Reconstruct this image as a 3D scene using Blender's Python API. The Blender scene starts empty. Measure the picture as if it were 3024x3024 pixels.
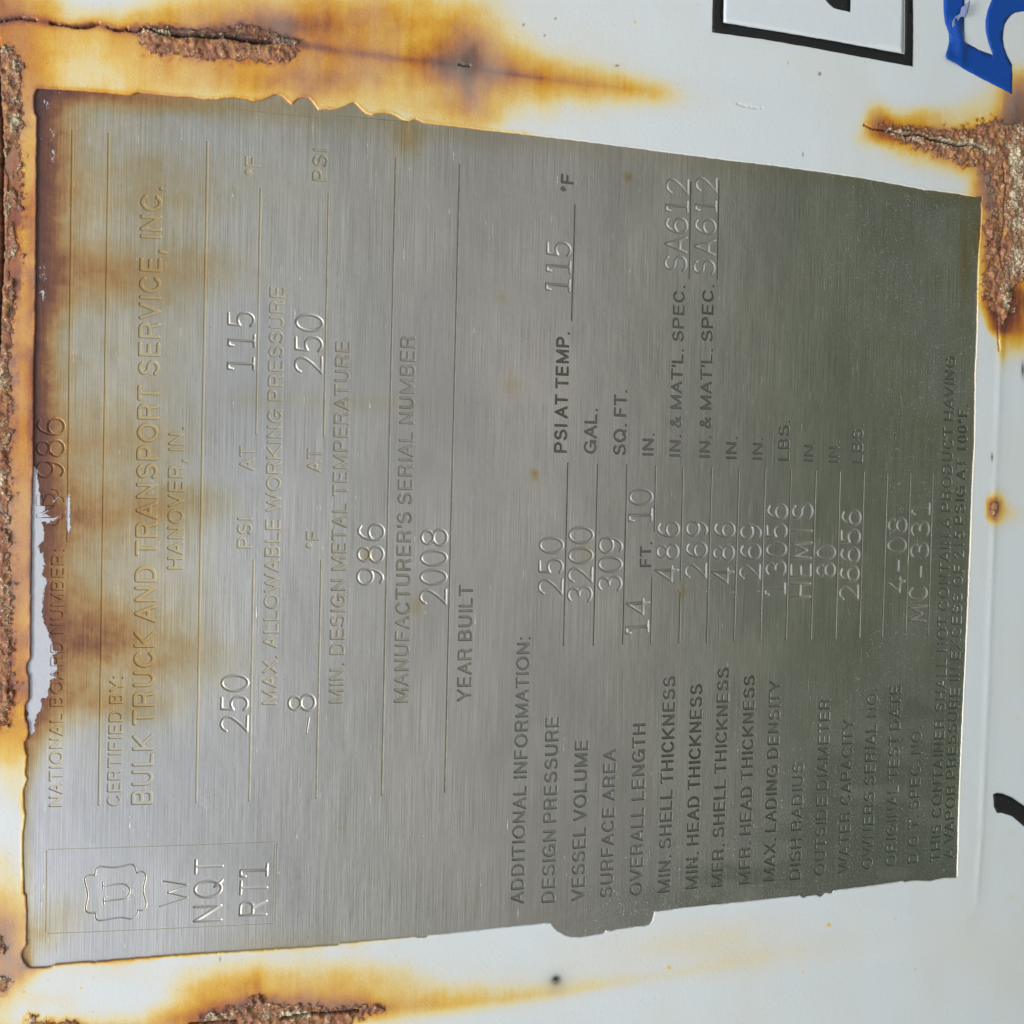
import bpy, math, random
import numpy as np
from mathutils import Vector, Matrix
from mathutils.geometry import delaunay_2d_cdt
random.seed(7)
rng = np.random.default_rng(11)
D = bpy.data
COL = bpy.context.scene.collection
scene = bpy.context.scene

# ------------------------------------------------------------------ camera
# The plate is bent round a big horizontal tank.  Surface coordinates in mm:
#   u = along the tank axis (the reading direction of the plate, world +X)
#   v = down round the tank (world -Z at the plate's middle)
MM = 0.001
BASEH = 0.05                     # tank wall lies this far below the plate face
UNIT = 151.0                     # mm: length of the plate's long ruled lines
RAD = 6.80 * UNIT                # tank radius, about 1.03 m
FPX = 3300.0
CAM_W = np.array([0.0250, -0.2755, 0.0204])
CAM_T = np.array([0.0022, -0.0491, 1.8040]) * UNIT

def rod(w):
    t = np.linalg.norm(w); k = w / t
    K = np.array([[0, -k[2], k[1]], [k[2], 0, -k[0]], [-k[1], k[0], 0]])
    return np.eye(3) + math.sin(t) * K + (1 - math.cos(t)) * K @ K
CAM_R = rod(CAM_W)
L2W = np.array([[0, -1, 0], [0, 0, 1], [-1, 0, 0]], float)   # (v, -u, depth) axes -> world XYZ

cam_data = D.cameras.new("camera")
cam = D.objects.new("camera", cam_data); COL.objects.link(cam)
cam_pos = L2W @ (-CAM_R.T @ CAM_T) * MM
Rw = L2W @ CAM_R.T @ np.diag([1, -1, -1])
m4 = np.eye(4); m4[:3, :3] = Rw; m4[:3, 3] = cam_pos
cam.matrix_world = Matrix(m4.tolist())
cam_data.sensor_width = 36.0
cam_data.lens = 36.0 * FPX / 3024.0
cam_data.clip_start = 0.01
cam_data.clip_end = 400.0
scene.camera = cam

# ------------------------------------------------------------------ daylight
world = D.worlds.new("World"); scene.world = world; world.use_nodes = True
wn = world.node_tree.nodes; wl = world.node_tree.links
SUN_EL, SUN_AZ = math.radians(58), math.radians(-38)     # azimuth from -Y towards -X
bg = wn["Background"]; bg.inputs[1].default_value = 0.12
sky = wn.new("ShaderNodeTexSky"); sky.sky_type = 'NISHITA'; sky.sun_disc = False
sky.sun_elevation = SUN_EL
sky.air_density = 1.0; sky.dust_density = 3.0; sky.ozone_density = 1.0
sd = Vector((math.sin(SUN_AZ) * math.cos(SUN_EL), -math.cos(SUN_AZ) * math.cos(SUN_EL), math.sin(SUN_EL)))
sky.sun_rotation = math.atan2(sd.x, sd.y)
hsv = wn.new("ShaderNodeHueSaturation"); hsv.inputs["Saturation"].default_value = .60      # thin bright cloud
wl.new(sky.outputs[0], hsv.inputs["Color"]); wl.new(hsv.outputs[0], bg.inputs[0])
sun_d = D.lights.new("sun", 'SUN'); sun_d.energy = 1.5; sun_d.angle = math.radians(14)
sun_d.color = (1.0, 0.97, 0.93)
sun = D.objects.new("sun", sun_d); COL.objects.link(sun)
sun.rotation_euler = sd.to_track_quat('Z', 'Y').to_euler()
scene.view_settings.view_transform = 'Standard'
scene.view_settings.look = 'None'
scene.view_settings.exposure = 0.38
scene.view_settings.gamma = 1.0

# ------------------------------------------------------------------ surface maths
def pix(u, v, h=0.0):
    """surface point (mm) -> place in the photograph (3024 px), used to paint stains where they sit"""
    a = v / RAD; r = RAD + h
    P = np.stack([r * np.sin(a), -u, RAD - r * np.cos(a)], -1)
    q = P @ CAM_R.T + CAM_T
    return 1512 + FPX * q[..., 0] / q[..., 2], 1512 + FPX * q[..., 1] / q[..., 2]

def at(x, y):
    """point measured in the photograph (3024 px) -> (u, v) in mm on the tank"""
    x = np.asarray(x, float); y = np.asarray(y, float)
    d = np.stack([(x - 1512) / FPX, (y - 1512) / FPX, np.ones_like(x)], -1) @ CAM_R
    o = -CAM_R.T @ CAM_T
    # cylinder axis along local y at (x=0, z=RAD)
    a = d[..., 0] ** 2 + d[..., 2] ** 2
    b = 2 * (o[0] * d[..., 0] + (o[2] - RAD) * d[..., 2])
    c = o[0] ** 2 + (o[2] - RAD) ** 2 - RAD ** 2
    t = (-b - np.sqrt(np.maximum(b * b - 4 * a * c, 0))) / (2 * a)
    P = o + d * t[..., None]
    return -P[..., 1], RAD * np.arctan2(P[..., 0], RAD - P[..., 2])

def atl(pts):
    p = np.array(pts, float); u, v = at(p[:, 0], p[:, 1])
    return np.stack([u, v], -1)

def crop(ox, oy, pts, s=1.932):
    """points read off an enlarged crop of the photograph"""
    return [(ox + a / s, oy + b / s) for a, b in pts]

def pos(u, v, h):
    """surface (mm) -> world (m)"""
    a = np.asarray(v) / RAD; r = RAD + np.asarray(h)
    return np.stack([np.asarray(u) + 0 * a, RAD - r * np.cos(a), -r * np.sin(a)], -1) * MM

# ------------------------------------------------------------------ noise / distance helpers
def vnoise(x, y, seed=0):
    xi = np.floor(x).astype(np.int64); yi = np.floor(y).astype(np.int64)
    xf = x - xi; yf = y - yi
    xf = xf * xf * xf * (xf * (xf * 6 - 15) + 10); yf = yf * yf * yf * (yf * (yf * 6 - 15) + 10)
    def hsh(a, b):
        n = (a * 374761393 + b * 668265263 + seed * 974634777) & 0xffffffff
        n = ((n ^ (n >> 13)) * 1274126177) & 0xffffffff
        return ((n ^ (n >> 16)) & 0xffff) / 65535.0
    return ((hsh(xi, yi) * (1 - xf) + hsh(xi + 1, yi) * xf) * (1 - yf)
            + (hsh(xi, yi + 1) * (1 - xf) + hsh(xi + 1, yi + 1) * xf) * yf)

def fbm(x, y, seed=0, octs=4):
    s = 0; a = .5; t = 0
    for i in range(octs):
        s = s + a * vnoise(x * 2 ** i, y * 2 ** i, seed + i * 17); t += a; a *= .5
    return s / t

def pdist(X, Y, pts):
    """distance to an open polyline, arc position of the foot, side (+ = below/right)"""
    best = np.full(X.shape, 1e9); par = np.zeros(X.shape); side = np.zeros(X.shape); acc = 0.0
    for (x0, y0), (x1, y1) in zip(pts[:-1], pts[1:]):
        dx, dy = x1 - x0, y1 - y0; L2 = dx * dx + dy * dy + 1e-12; L = math.sqrt(L2)
        t = np.clip(((X - x0) * dx + (Y - y0) * dy) / L2, 0, 1)
        ex = X - x0 - t * dx; ey = Y - y0 - t * dy
        d = np.hypot(ex, ey); m = d < best
        best = np.where(m, d, best); par = np.where(m, acc + t * L, par)
        side = np.where(m, np.sign(dx * ey - dy * ex), side); acc += L
    return best, par, side

def inpoly(X, Y, poly):
    ins = np.zeros(X.shape, bool); n = len(poly); j = n - 1
    for i in range(n):
        xi, yi = poly[i]; xj, yj = poly[j]
        if yi != yj:
            c = ((yi > Y) != (yj > Y)) & (X < (xj - xi) * (Y - yi) / (yj - yi) + xi)
            ins ^= c
        j = i
    return ins

def sstep(a, b, x):
    t = np.clip((x - a) / (b - a), 0, 1); return t * t * (3 - 2 * t)

# ------------------------------------------------------------------ mesh helpers
def mesh_obj(name, V, F, mat, parent=None, smooth=True, attrs=None):
    me = D.meshes.new(name)
    V = np.asarray(V, np.float32); F = np.asarray(F, np.int32)
    k = F.shape[1]
    me.vertices.add(len(V)); me.vertices.foreach_set("co", V.ravel())
    me.loops.add(F.size); me.loops.foreach_set("vertex_index", F.ravel())
    me.polygons.add(len(F))
    me.polygons.foreach_set("loop_start", np.arange(0, F.size, k, dtype=np.int32))
    me.polygons.foreach_set("use_smooth", np.full(len(F), smooth))
    for n, a in (attrs or {}).items():
        a = np.asarray(a, np.float32)
        if a.ndim == 1:
            me.attributes.new(n, 'FLOAT', 'POINT').data.foreach_set("value", a)
        else:
            me.attributes.new(n, 'FLOAT_VECTOR', 'POINT').data.foreach_set("vector", a.ravel())
    me.update(calc_edges=True)
    me.materials.append(mat)
    o = D.objects.new(name, me); COL.objects.link(o)
    if parent is not None: o.parent = parent
    return o

def tag(o, label=None, cat=None, group=None, kind=None):
    if label: o['label'] = label
    if cat: o['category'] = cat
    if group: o['group'] = group
    if kind: o['kind'] = kind
    return o

def empty(name, label, cat):
    o = D.objects.new(name, None); COL.objects.link(o); o.empty_display_size = .02
    return tag(o, label, cat)

# ------------------------------------------------------------------ materials
class NT:
    def __init__(s, name):
        s.m = D.materials.new(name); s.m.use_nodes = True
        s.t = s.m.node_tree; s.n = s.t.nodes; s.b = s.n["Principled BSDF"]
    def node(s, typ, **kw):
        n = s.n.new(typ)
        for k, v in kw.items(): setattr(n, k, v)
        return n
    def link(s, a, b): s.t.links.new(a, b)
    def put(s, sock, v):
        if hasattr(v, 'is_output') or isinstance(v, bpy.types.NodeSocket): s.link(v, sock)
        else: sock.default_value = v
    def attr(s, name, vec=False):
        n = s.node("ShaderNodeAttribute", attribute_name=name)
        return n.outputs["Vector" if vec else "Fac"]
    def math(s, op, a, b=None, c=None, clamp=False):
        n = s.node("ShaderNodeMath", operation=op, use_clamp=clamp)
        s.put(n.inputs[0], a)
        if b is not None: s.put(n.inputs[1], b)
        if c is not None: s.put(n.inputs[2], c)
        return n.outputs[0]
    def mapping(s, vec, scale):
        n = s.node("ShaderNodeMapping"); s.link(vec, n.inputs[0]); n.inputs["Scale"].default_value = scale
        return n.outputs[0]
    def noise(s, vec, scale, detail=4, rough=.55, dist=0):
        n = s.node("ShaderNodeTexNoise"); s.link(vec, n.inputs["Vector"])
        n.inputs["Scale"].default_value = scale; n.inputs["Detail"].default_value = detail
        n.inputs["Roughness"].default_value = rough; n.inputs["Distortion"].default_value = dist
        return n.outputs["Fac"]
    def voro(s, vec, scale, feature='F1', out="Distance", rand=1):
        n = s.node("ShaderNodeTexVoronoi", feature=feature); s.link(vec, n.inputs["Vector"])
        n.inputs["Scale"].default_value = scale; n.inputs["Randomness"].default_value = rand
        return n.outputs[out]
    def ramp(s, fac, stops, interp='LINEAR'):
        n = s.node("ShaderNodeValToRGB"); s.link(fac, n.inputs[0]); r = n.color_ramp; r.interpolation = interp
        while len(r.elements) < len(stops): r.elements.new(.5)
        for e, (p, c) in zip(r.elements, stops):
            e.position = p; e.color = (c, c, c, 1) if isinstance(c, (int, float)) else (*c, 1)
        return n.outputs[0]
    def mix(s, f, a, b, blend='MIX'):
        n = s.node("ShaderNodeMix", data_type='RGBA', blend_type=blend)
        s.put(n.inputs[0], f)
        for k, v in ((6, a), (7, b)):
            if isinstance(v, tuple): n.inputs[k].default_value = (*v, 1)
            else: s.link(v, n.inputs[k])
        return n.outputs[2]
    def map(s, x, a, b, c=0., d=1.):
        n = s.node("ShaderNodeMapRange"); s.link(x, n.inputs[0])
        for i, v in enumerate((a, b, c, d)): n.inputs[i + 1].default_value = v
        return n.outputs[0]
    def bump(s, h, strength, dist, normal=None):
        n = s.node("ShaderNodeBump"); s.put(n.inputs["Height"], h)
        n.inputs["Strength"].default_value = strength; n.inputs["Distance"].default_value = dist
        if normal is not None: s.link(normal, n.inputs["Normal"])
        return n.outputs[0]

RUST_RAMP = [(0.0, (.75, .81, .835)), (.08, (.77, .78, .74)), (.20, (.84, .73, .42)), (.36, (.84, .55, .12)),
             (.52, (.74, .38, .035)), (.68, (.55, .20, .03)), (.84, (.27, .075, .035)), (1.0, (.07, .022, .022))]

def paint_material(name):
    t = NT(name); uv = t.attr("uvmm", True)
    rust = t.attr("rust"); crust = t.attr("crust"); soot = t.attr("soot")
    n1 = t.noise(uv, .22, 6, .6); n2 = t.noise(t.mapping(uv, (.05, .6, 1)), 1.0, 6, .65); n3 = t.noise(uv, 2.2, 5, .7)
    j = t.math('ADD', t.math('MULTIPLY_ADD', n1, .26, -.13), t.math('MULTIPLY_ADD', n2, .20, -.10))
    j = t.math('ADD', j, t.math('MULTIPLY_ADD', n3, .24, -.12))
    gate = t.map(rust, .03, .35)
    r = t.math('ADD', rust, t.math('MULTIPLY', j, gate), clamp=True)
    # thin scratches that broke through the stain
    sc = t.noise(t.mapping(uv, (.035, 5.5, 1)), 1.0, 3, .5)
    scm = t.math('MULTIPLY', t.map(sc, .70, .76), t.map(t.noise(uv, .12, 2), .5, .62))
    r = t.math('SUBTRACT', r, t.math('MULTIPLY', scm, .30), clamp=True)
    col = t.ramp(r, RUST_RAMP)
    # dirt specks
    vo = t.voro(uv, .55); sp = t.map(vo, .035, .075, 1, 0)
    sel = t.map(t.noise(uv, .31, 2), .5, .6)
    speck = t.math('MULTIPLY', sp, t.math('MAXIMUM', sel, .25))
    col = t.mix(t.math('MULTIPLY', speck, .65), col, (.23, .17, .12))
    vo2 = t.voro(uv, 1.7); sp2 = t.math('MULTIPLY', t.map(vo2, .05, .1, 1, 0), t.map(t.noise(uv, .8, 2), .58, .66))
    col = t.mix(t.math('MULTIPLY', sp2, .5), col, (.30, .24, .17))
    # faint yellowing drift
    col = t.mix(t.math('MULTIPLY', t.map(t.noise(t.mapping(uv, (.03, .05, 1)), 1, 3), .42, .75), .34), col, (.74, .72, .58))
    col = t.mix(soot, col, (.03, .03, .032))
    # crusted rust
    c1 = t.noise(uv, .75, 8, .68, .6); c2 = t.voro(uv, .8, 'SMOOTH_F1'); c3 = t.noise(uv, 1.9, 6, .7, .5)
    cc = t.ramp(c1, [(.28, (.13, .045, .03)), (.40, (.30, .11, .06)), (.50, (.44, .19, .09)), (.60, (.54, .27, .11)), (.74, (.66, .46, .22))])
    cc = t.mix(t.map(t.noise(uv, .16, 3), .45, .6), cc, t.mix(.5, cc, (.34, .13, .09)))
    cc = t.mix(t.math('MULTIPLY', t.map(t.noise(uv, .42, 5, .7), .52, .66), .8), cc, (.72, .38, .10))
    flake = t.attr("flake")
    fl = t.math('MULTIPLY', t.map(t.math('ADD', c3, t.math('MULTIPLY', flake, .26)), .62, .68), .92)
    cc = t.mix(fl, cc, (.80, .68, .46))
    cm = t.map(t.math('ADD', crust, t.math('MULTIPLY_ADD', c3, 1.5, -.75)), .25, .62)
    col = t.mix(cm, col, cc)
    crk = t.attr("crack")
    col = t.mix(crk, col, (.035, .018, .012))
    t.link(col, t.b.inputs["Base Color"])
    rgh = t.math('ADD', t.map(n3, .3, .7, .26, .40), t.math('MULTIPLY', rust, .12))
    rgh = t.math('MULTIPLY_ADD', cm, .30, rgh)
    t.link(rgh, t.b.inputs["Roughness"])
    t.b.inputs["Coat Weight"].default_value = .25; t.b.inputs["Coat Roughness"].default_value = .15
    # relief: orange peel, specks, blistered crust
    peel = t.noise(uv, 1.1, 3, .5)
    h = t.math('MULTIPLY', peel, .035)
    h = t.math('ADD', h, t.math('MULTIPLY', speck, .05))
    h = t.math('SUBTRACT', h, t.math('MULTIPLY', scm, .03))
    h = t.math('ADD', h, t.math('MULTIPLY', t.math('MULTIPLY', n3, gate), .05))
    hc = t.math('ADD', t.math('MULTIPLY', c1, .9), t.math('MULTIPLY', t.math('MULTIPLY', c2, c2), .5))
    hc = t.math('ADD', hc, t.math('MULTIPLY', c3, .35)); hc = t.math('ADD', hc, t.math('MULTIPLY', fl, .18))
    h = t.math('ADD', h, t.math('MULTIPLY', hc, t.math('MULTIPLY', cm, .65)))
    t.link(t.bump(h, 1.0, .001), t.b.inputs["Normal"])
    return t.m

def steel_material(name, floor=0):
    """brushed stainless sheet; floor: 1 = etched lettering, 2 = punched marks"""
    t = NT(name); uv = t.attr("uvmm", True)
    stain = t.attr("stain"); white = t.attr("flecks"); pit = t.attr("pits_and_reflection")
    br = t.noise(t.mapping(uv, (.045, 5.0, 1)), 1.0, 5, .65)          # brush lines along u
    br2 = t.noise(t.mapping(uv, (.12, 13.0, 1)), 1.0, 3, .6)
    brl = t.noise(t.mapping(uv, (.02, 1.2, 1)), 1.0, 4, .6)
    big = t.noise(t.mapping(uv, (.016, .03, 1)), 1.0, 3, .5, .6)
    patch = t.noise(uv, .09, 5, .6, .4)
    base = t.ramp(br, [(.28, (.45, .44, .42)), (.5, (.67, .655, .63)), (.72, (.88, .865, .84))])
    if floor == 1:
        floor_dark = t.attr("floor_dark")
        floor_dark = t.map(t.math('ADD', floor_dark, t.math('MULTIPLY_ADD', t.noise(uv, .5, 5, .65), .6, -.3)), .2, .8)
        base = t.mix(floor_dark, t.ramp(br2, [(.3, (.54, .50, .38)), (.7, (.66, .62, .49))]), t.ramp(br2, [(.3, (.10, .105, .078)), (.7, (.16, .168, .13))]))  # groove floors go from tan to dark towards the plate's lower edge
    if floor == 2: base = t.ramp(br2, [(.3, (.52, .50, .46)), (.7, (.64, .62, .57))])
    base = t.mix(t.map(big, .35, .62, 0, .42), base, (.40, .40, .40))
    dm = t.node("ShaderNodeMapping"); t.link(uv, dm.inputs[0]); dm.inputs["Rotation"].default_value = (0, 0, 1.05); dm.inputs["Scale"].default_value = (.05, 4.2, 1)
    ds = t.math('MULTIPLY', t.map(t.noise(dm.outputs[0], 1.0, 2, .5), .72, .76), t.map(t.noise(uv, .07, 2), .52, .60))
    ls = t.math('MULTIPLY', t.map(t.noise(t.mapping(uv, (.10, 8.0, 1)), 1.0, 2, .5), .69, .73), t.map(t.noise(uv, .11, 3), .45, .58))
    scr = t.math('MAXIMUM', ds, ls)
    base = t.mix(t.math('MULTIPLY', scr, .55), base, (.86, .85, .83))
    # heat and rust tint
    sn = t.math('ADD', stain, t.math('MULTIPLY', t.math('MULTIPLY_ADD', t.noise(uv, .35, 7, .68), .38, -.19), t.map(stain, .02, .25)), clamp=True)
    sn2 = t.math('ADD', sn, t.math('MULTIPLY', t.math('MULTIPLY_ADD', t.noise(t.mapping(uv, (.08, 2.2, 1)), 1, 4), .25, -.125), t.map(stain, .02, .25)), clamp=True)
    tint = t.ramp(sn2, [(0, (1, 1, 1)), (.12, (.96, .90, .74)), (.3, (.88, .73, .46)), (.5, (.76, .54, .27)), (.7, (.54, .27, .12)), (.88, (.24, .095, .06)), (1, (.13, .06, .05))])
    base = t.mix(1.0, base, tint, 'MULTIPLY')
    rustm = t.map(sn2, .30, .80)
    solid = t.ramp(sn2, [(.3, (.50, .35, .15)), (.55, (.44, .23, .075)), (.75, (.20, .075, .04)), (1, (.085, .042, .04))])
    base = t.mix(t.math('MULTIPLY', rustm, .68), base, solid)
    # grime, pits and painted-in green grass reflection towards the lower side
    pn = t.noise(uv, 1.6, 6, .7); pm = t.math('MULTIPLY', t.map(t.math('ADD', t.math('MULTIPLY', pn, .8), t.math('MULTIPLY', pit, .35)), .55, .75), pit, clamp=True)
    base = t.mix(t.math('MULTIPLY', pm, .75), base, (.095, .12, .07))
    vs = t.voro(uv, 1.25); dots = t.math('MULTIPLY', t.map(vs, .10, .17, 1, 0), t.math('MULTIPLY', t.map(t.noise(uv, .5, 3), .47, .53), t.map(pit, .1, .6)))
    base = t.mix(t.math('MULTIPLY', dots, .9), base, (.78, .76, .68))
    vb = t.voro(uv, .23); bs = t.math('MULTIPLY', t.map(vb, .02, .045, 1, 0), t.map(t.noise(uv, .2, 2), .48, .56))
    base = t.mix(t.math('MULTIPLY', bs, .6), base, (.16, .10, .06))
    # left-over overspray
    wn_ = t.noise(t.mapping(uv, (.9, 1.3, 1)), 1, 7, .75); wm = t.map(t.math('ADD', white, t.math('MULTIPLY_ADD', wn_, 1.9, -.95)), .50, .54)
    wm = t.math('MULTIPLY', wm, t.map(white, .04, .12))
    base = t.mix(wm, base, (.60, .61, .66))
    t.link(base, t.b.inputs["Base Color"])
    nonmetal = t.math('MAXIMUM', t.math('MULTIPLY', rustm, .85), t.math('MAXIMUM', wm, t.math('MULTIPLY', pm, .35)))
    nonmetal = t.math('MAXIMUM', nonmetal, t.math('MULTIPLY', dots, .7))
    t.link(t.math('SUBTRACT', 1.0 if floor != 1 else .75, nonmetal, clamp=True), t.b.inputs["Metallic"])
    r0 = {0: .36, 1: .60, 2: .48}[floor]
    rg = t.math('ADD', t.math('MULTIPLY_ADD', br, .20, r0 - .10), t.math('MULTIPLY', t.math('MULTIPLY_ADD', patch, 1., -.5), .12))
    rg = t.math('ADD', rg, t.math('MULTIPLY', nonmetal, .12))
    t.link(rg, t.b.inputs["Roughness"])
    if floor == 0:
        t.b.inputs["Anisotropic"].default_value = .55
        tg = t.node("ShaderNodeCombineXYZ"); tg.inputs[0].default_value = 1.0   # brushed along the tank axis
        t.link(tg.outputs[0], t.b.inputs["Tangent"])
    k = (1.0, .15, .3)[floor]
    h = t.math('ADD', t.math('MULTIPLY', br, .030 * k), t.math('MULTIPLY', br2, .014 * k))
    h = t.math('SUBTRACT', h, t.math('MULTIPLY', scr, .035 * k))
    h = t.math('ADD', h, t.math('MULTIPLY', brl, .02 * k))
    h = t.math('ADD', h, t.math('MULTIPLY', t.noise(uv, .16, 3), .10 if floor == 0 else .02))
    h = t.math('ADD', h, t.math('MULTIPLY', pn, t.math('MULTIPLY_ADD', pit, .10, .012)))
    h = t.math('ADD', h, t.math('MULTIPLY', t.math('MULTIPLY', t.noise(uv, 1.3, 6, .7), rustm), .09))
    h = t.math('ADD', h, t.math('MULTIPLY', wm, .05)); h = t.math('ADD', h, t.math('MULTIPLY', dots, .06))
    t.link(t.bump(h, 1.0, .001), t.b.inputs["Normal"])
    return t.m

def vinyl_material(name, rgb, rough=.35):
    t = NT(name); uv = t.attr("uvmm", True)
    n = t.noise(uv, .3, 5, .6); n2 = t.noise(uv, 2.5, 4, .6)
    c = t.mix(t.map(n, .35, .75, 0, .06), rgb, tuple(x * .8 + .06 for x in rgb))
    sp = t.math('MULTIPLY', t.map(t.voro(uv, 1.1), .05, .10, 1, 0), t.map(t.noise(uv, .6, 2), .50, .58))
    c = t.mix(t.math('MULTIPLY', sp, .7), c, (.55, .56, .58))
    t.link(c, t.b.inputs["Base Color"])
    t.link(t.map(n2, .3, .7, rough - .08, rough + .12), t.b.inputs["Roughness"])
    h = t.math('ADD', t.math('MULTIPLY', n, .07), t.math('MULTIPLY', sp, .04))
    h = t.math('ADD', h, t.math('MULTIPLY', n2, .02))
    t.link(t.bump(h, 1.0, .001), t.b.inputs["Normal"])
    return t.m

M_PAINT = paint_material("weathered_white_paint")
M_STEEL = steel_material("brushed_steel", 0)
M_ETCH = steel_material("etched_steel", 1)
M_PUNCH = steel_material("punched_steel", 2)
M_BLACK = vinyl_material("black_vinyl", (.012, .012, .014), .42)
M_BLUE = vinyl_material("blue_vinyl", (.003, .070, .38), .30)
M_BLUEBACK = vinyl_material("faded_blue_vinyl", (.20, .24, .42), .55)
M_FIELD = vinyl_material("white_vinyl", (.75, .81, .84), .3)

# ------------------------------------------------------------------ where things are (photo px)
EDGE = (crop(0, 0, [(215, 508), (350, 514), (560, 528), (752, 546), (772, 534), (792, 527), (812, 534), (1000, 552), (1100, 556), (1170, 568),
                    (1240, 568), (1290, 561), (1350, 558), (1400, 566), (1450, 578), (1485, 574), (1520, 562), (1575, 540), (1600, 548), (1620, 560), (1645, 585),
                    (1665, 600), (1682, 580), (1700, 565), (1730, 557), (1760, 562), (1780, 580), (1800, 606), (1815, 630), (1850, 624), (1890, 628)])
        + crop(1000, 0, [(0, 620), (40, 605), (65, 592), (85, 583), (100, 594), (110, 605), (138, 634), (160, 650), (190, 662), (215, 650), (240, 645), (275, 644), (300, 650), (330, 664), (365, 685),
                         (405, 692), (425, 684), (440, 680), (462, 690), (485, 702), (640, 720), (800, 740), (1065, 768), (1230, 788), (1400, 808), (1932, 878)])
        + crop(2024, 0, [(250, 916), (500, 945), (1000, 1015), (1340, 1078), (1360, 1086), (1385, 1084), (1560, 1108), (1650, 1124), (1695, 1118), (1692, 1145), (1685, 1160), (1690, 1200), (1682, 1350), (1672, 1450), (1668, 1550), (1662, 1900)])
        + crop(2024, 1000, [(1652, 200), (1650, 420), (1647, 600), (1640, 720), (1634, 850), (1625, 1120), (1610, 1500), (1598, 1750), (1590, 1932)])
        + crop(2024, 2024, [(1575, 250), (1565, 500), (1562, 560), (1555, 800), (1548, 1095), (1470, 1098), (1400, 1113), (1300, 1112), (1250, 1120), (1242, 1114), (1060, 1140), (845, 1168), (835, 1184), (800, 1182), (785, 1196), (770, 1205), (745, 1195), (700, 1200), (675, 1211), (650, 1196), (630, 1200), (460, 1218), (300, 1235), (0, 1265)])
        + crop(1000, 2024, [(1870, 1281), (1800, 1290), (1797, 1315), (1790, 1340), (1775, 1362), (1750, 1370), (1700, 1374), (1650, 1382), (1590, 1390), (1560, 1398), (1525, 1396), (1515, 1410), (1500, 1415), (1440, 1425), (1385, 1434), (1330, 1432), (1295, 1424), (1270, 1410), (1245, 1396), (1225, 1375), (1212, 1355),
                            (1190, 1353), (900, 1382), (700, 1403), (520, 1422), (500, 1435), (460, 1436), (440, 1430), (220, 1450), (0, 1470)])
        + crop(0, 2024, [(1932, 1478), (1450, 1508), (1000, 1535), (700, 1560), (560, 1573), (540, 1578), (520, 1572), (310, 1590), (300, 1600), (240, 1606), (180, 1608), (158, 1595), (140, 1575), (130, 1550), (128, 1520), (140, 1496), (155, 1480), (157, 1300), (152, 1195),
                         (140, 1180), (137, 1080), (133, 960), (134, 850), (142, 790), (148, 740), (140, 700), (137, 600), (148, 560), (162, 530), (150, 510), (148, 490), (155, 430), (158, 400), (146, 360), (143, 320), (160, 305), (166, 260), (165, 210), (150, 195), (147, 150), (148, 110), (160, 95), (170, 75)])
        + crop(0, 1000, [(170, 1925), (157, 1905), (155, 1880), (160, 1850), (172, 1835), (178, 1820), (180, 1500), (183, 1000), (188, 850), (193, 700), (195, 300), (196, 100)])
        + crop(0, 0, [(203, 1880), (206, 1500), (210, 1150), (211, 940), (208, 905), (212, 880), (214, 665), (202, 650), (198, 635), (196, 600), (196, 560), (203, 530)]))
EDGE_UV = atl(EDGE)
def roughen(P, step, amp, seed):
    """walk the outline in short steps with a little chipping"""
    out = []; n = len(P); s = 0
    for i in range(n):
        a = P[i]; b = P[(i + 1) % n]; L = np.linalg.norm(b - a); k = max(1, int(L / step))
        d = (b - a) / (L + 1e-9); nr = np.array([-d[1], d[0]])
        for j in range(k):
            w = (vnoise(np.array(s * .9), np.array(3.1), seed) - .5) * 2 * amp + (vnoise(np.array(s * 3.1), np.array(7.1), seed + 5) - .5) * amp
            out.append(a + (b - a) * j / k + nr * float(w)); s += L / k
    return np.array(out)
EDGE_UV = roughen(EDGE_UV, .5, .055, 3)

PAD_TOP = [(-260, 70), (0, 64), (60, 55), (110, 62), (150, 69), (225, 80), (290, 74), (350, 91), (410, 88), (440, 96), (520, 104), (620, 111), (700, 113), (800, 128), (870, 130), (1000, 151), (1150, 172), (1370, 195), (1500, 218), (1700, 245), (1940, 272), (2250, 325), (2555, 372), (2640, 392), (2700, 403), (2780, 420), (2850, 432), (2905, 442)]
PAD_RIGHT = [(2905, 442), (2948, 462), (2965, 520), (2966, 620), (2956, 720), (2955, 820), (2952, 900), (2950, 1000), (2930, 1510), (2912, 2000), (2893, 2450), (2876, 2660), (2845, 2722)]
PAD_BOTTOM = [(2845, 2722), (2720, 2755), (2400, 2810), (2000, 2874), (1650, 2928), (1400, 2958), (1000, 2986), (900, 2990), (760, 2998), (640, 3012), (580, 3019), (300, 3040), (0, 3060), (-260, 3080)]
PAD = atl(PAD_TOP[:-1] + PAD_RIGHT[:-1] + PAD_BOTTOM)
LEFT_SEAM = [(-6, 120), (-3, 250), (4, 350), (8, 440), (9, 500), (5, 560), (7, 640), (10, 740), (5, 830), (0, 920), (-4, 1050)]

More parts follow.
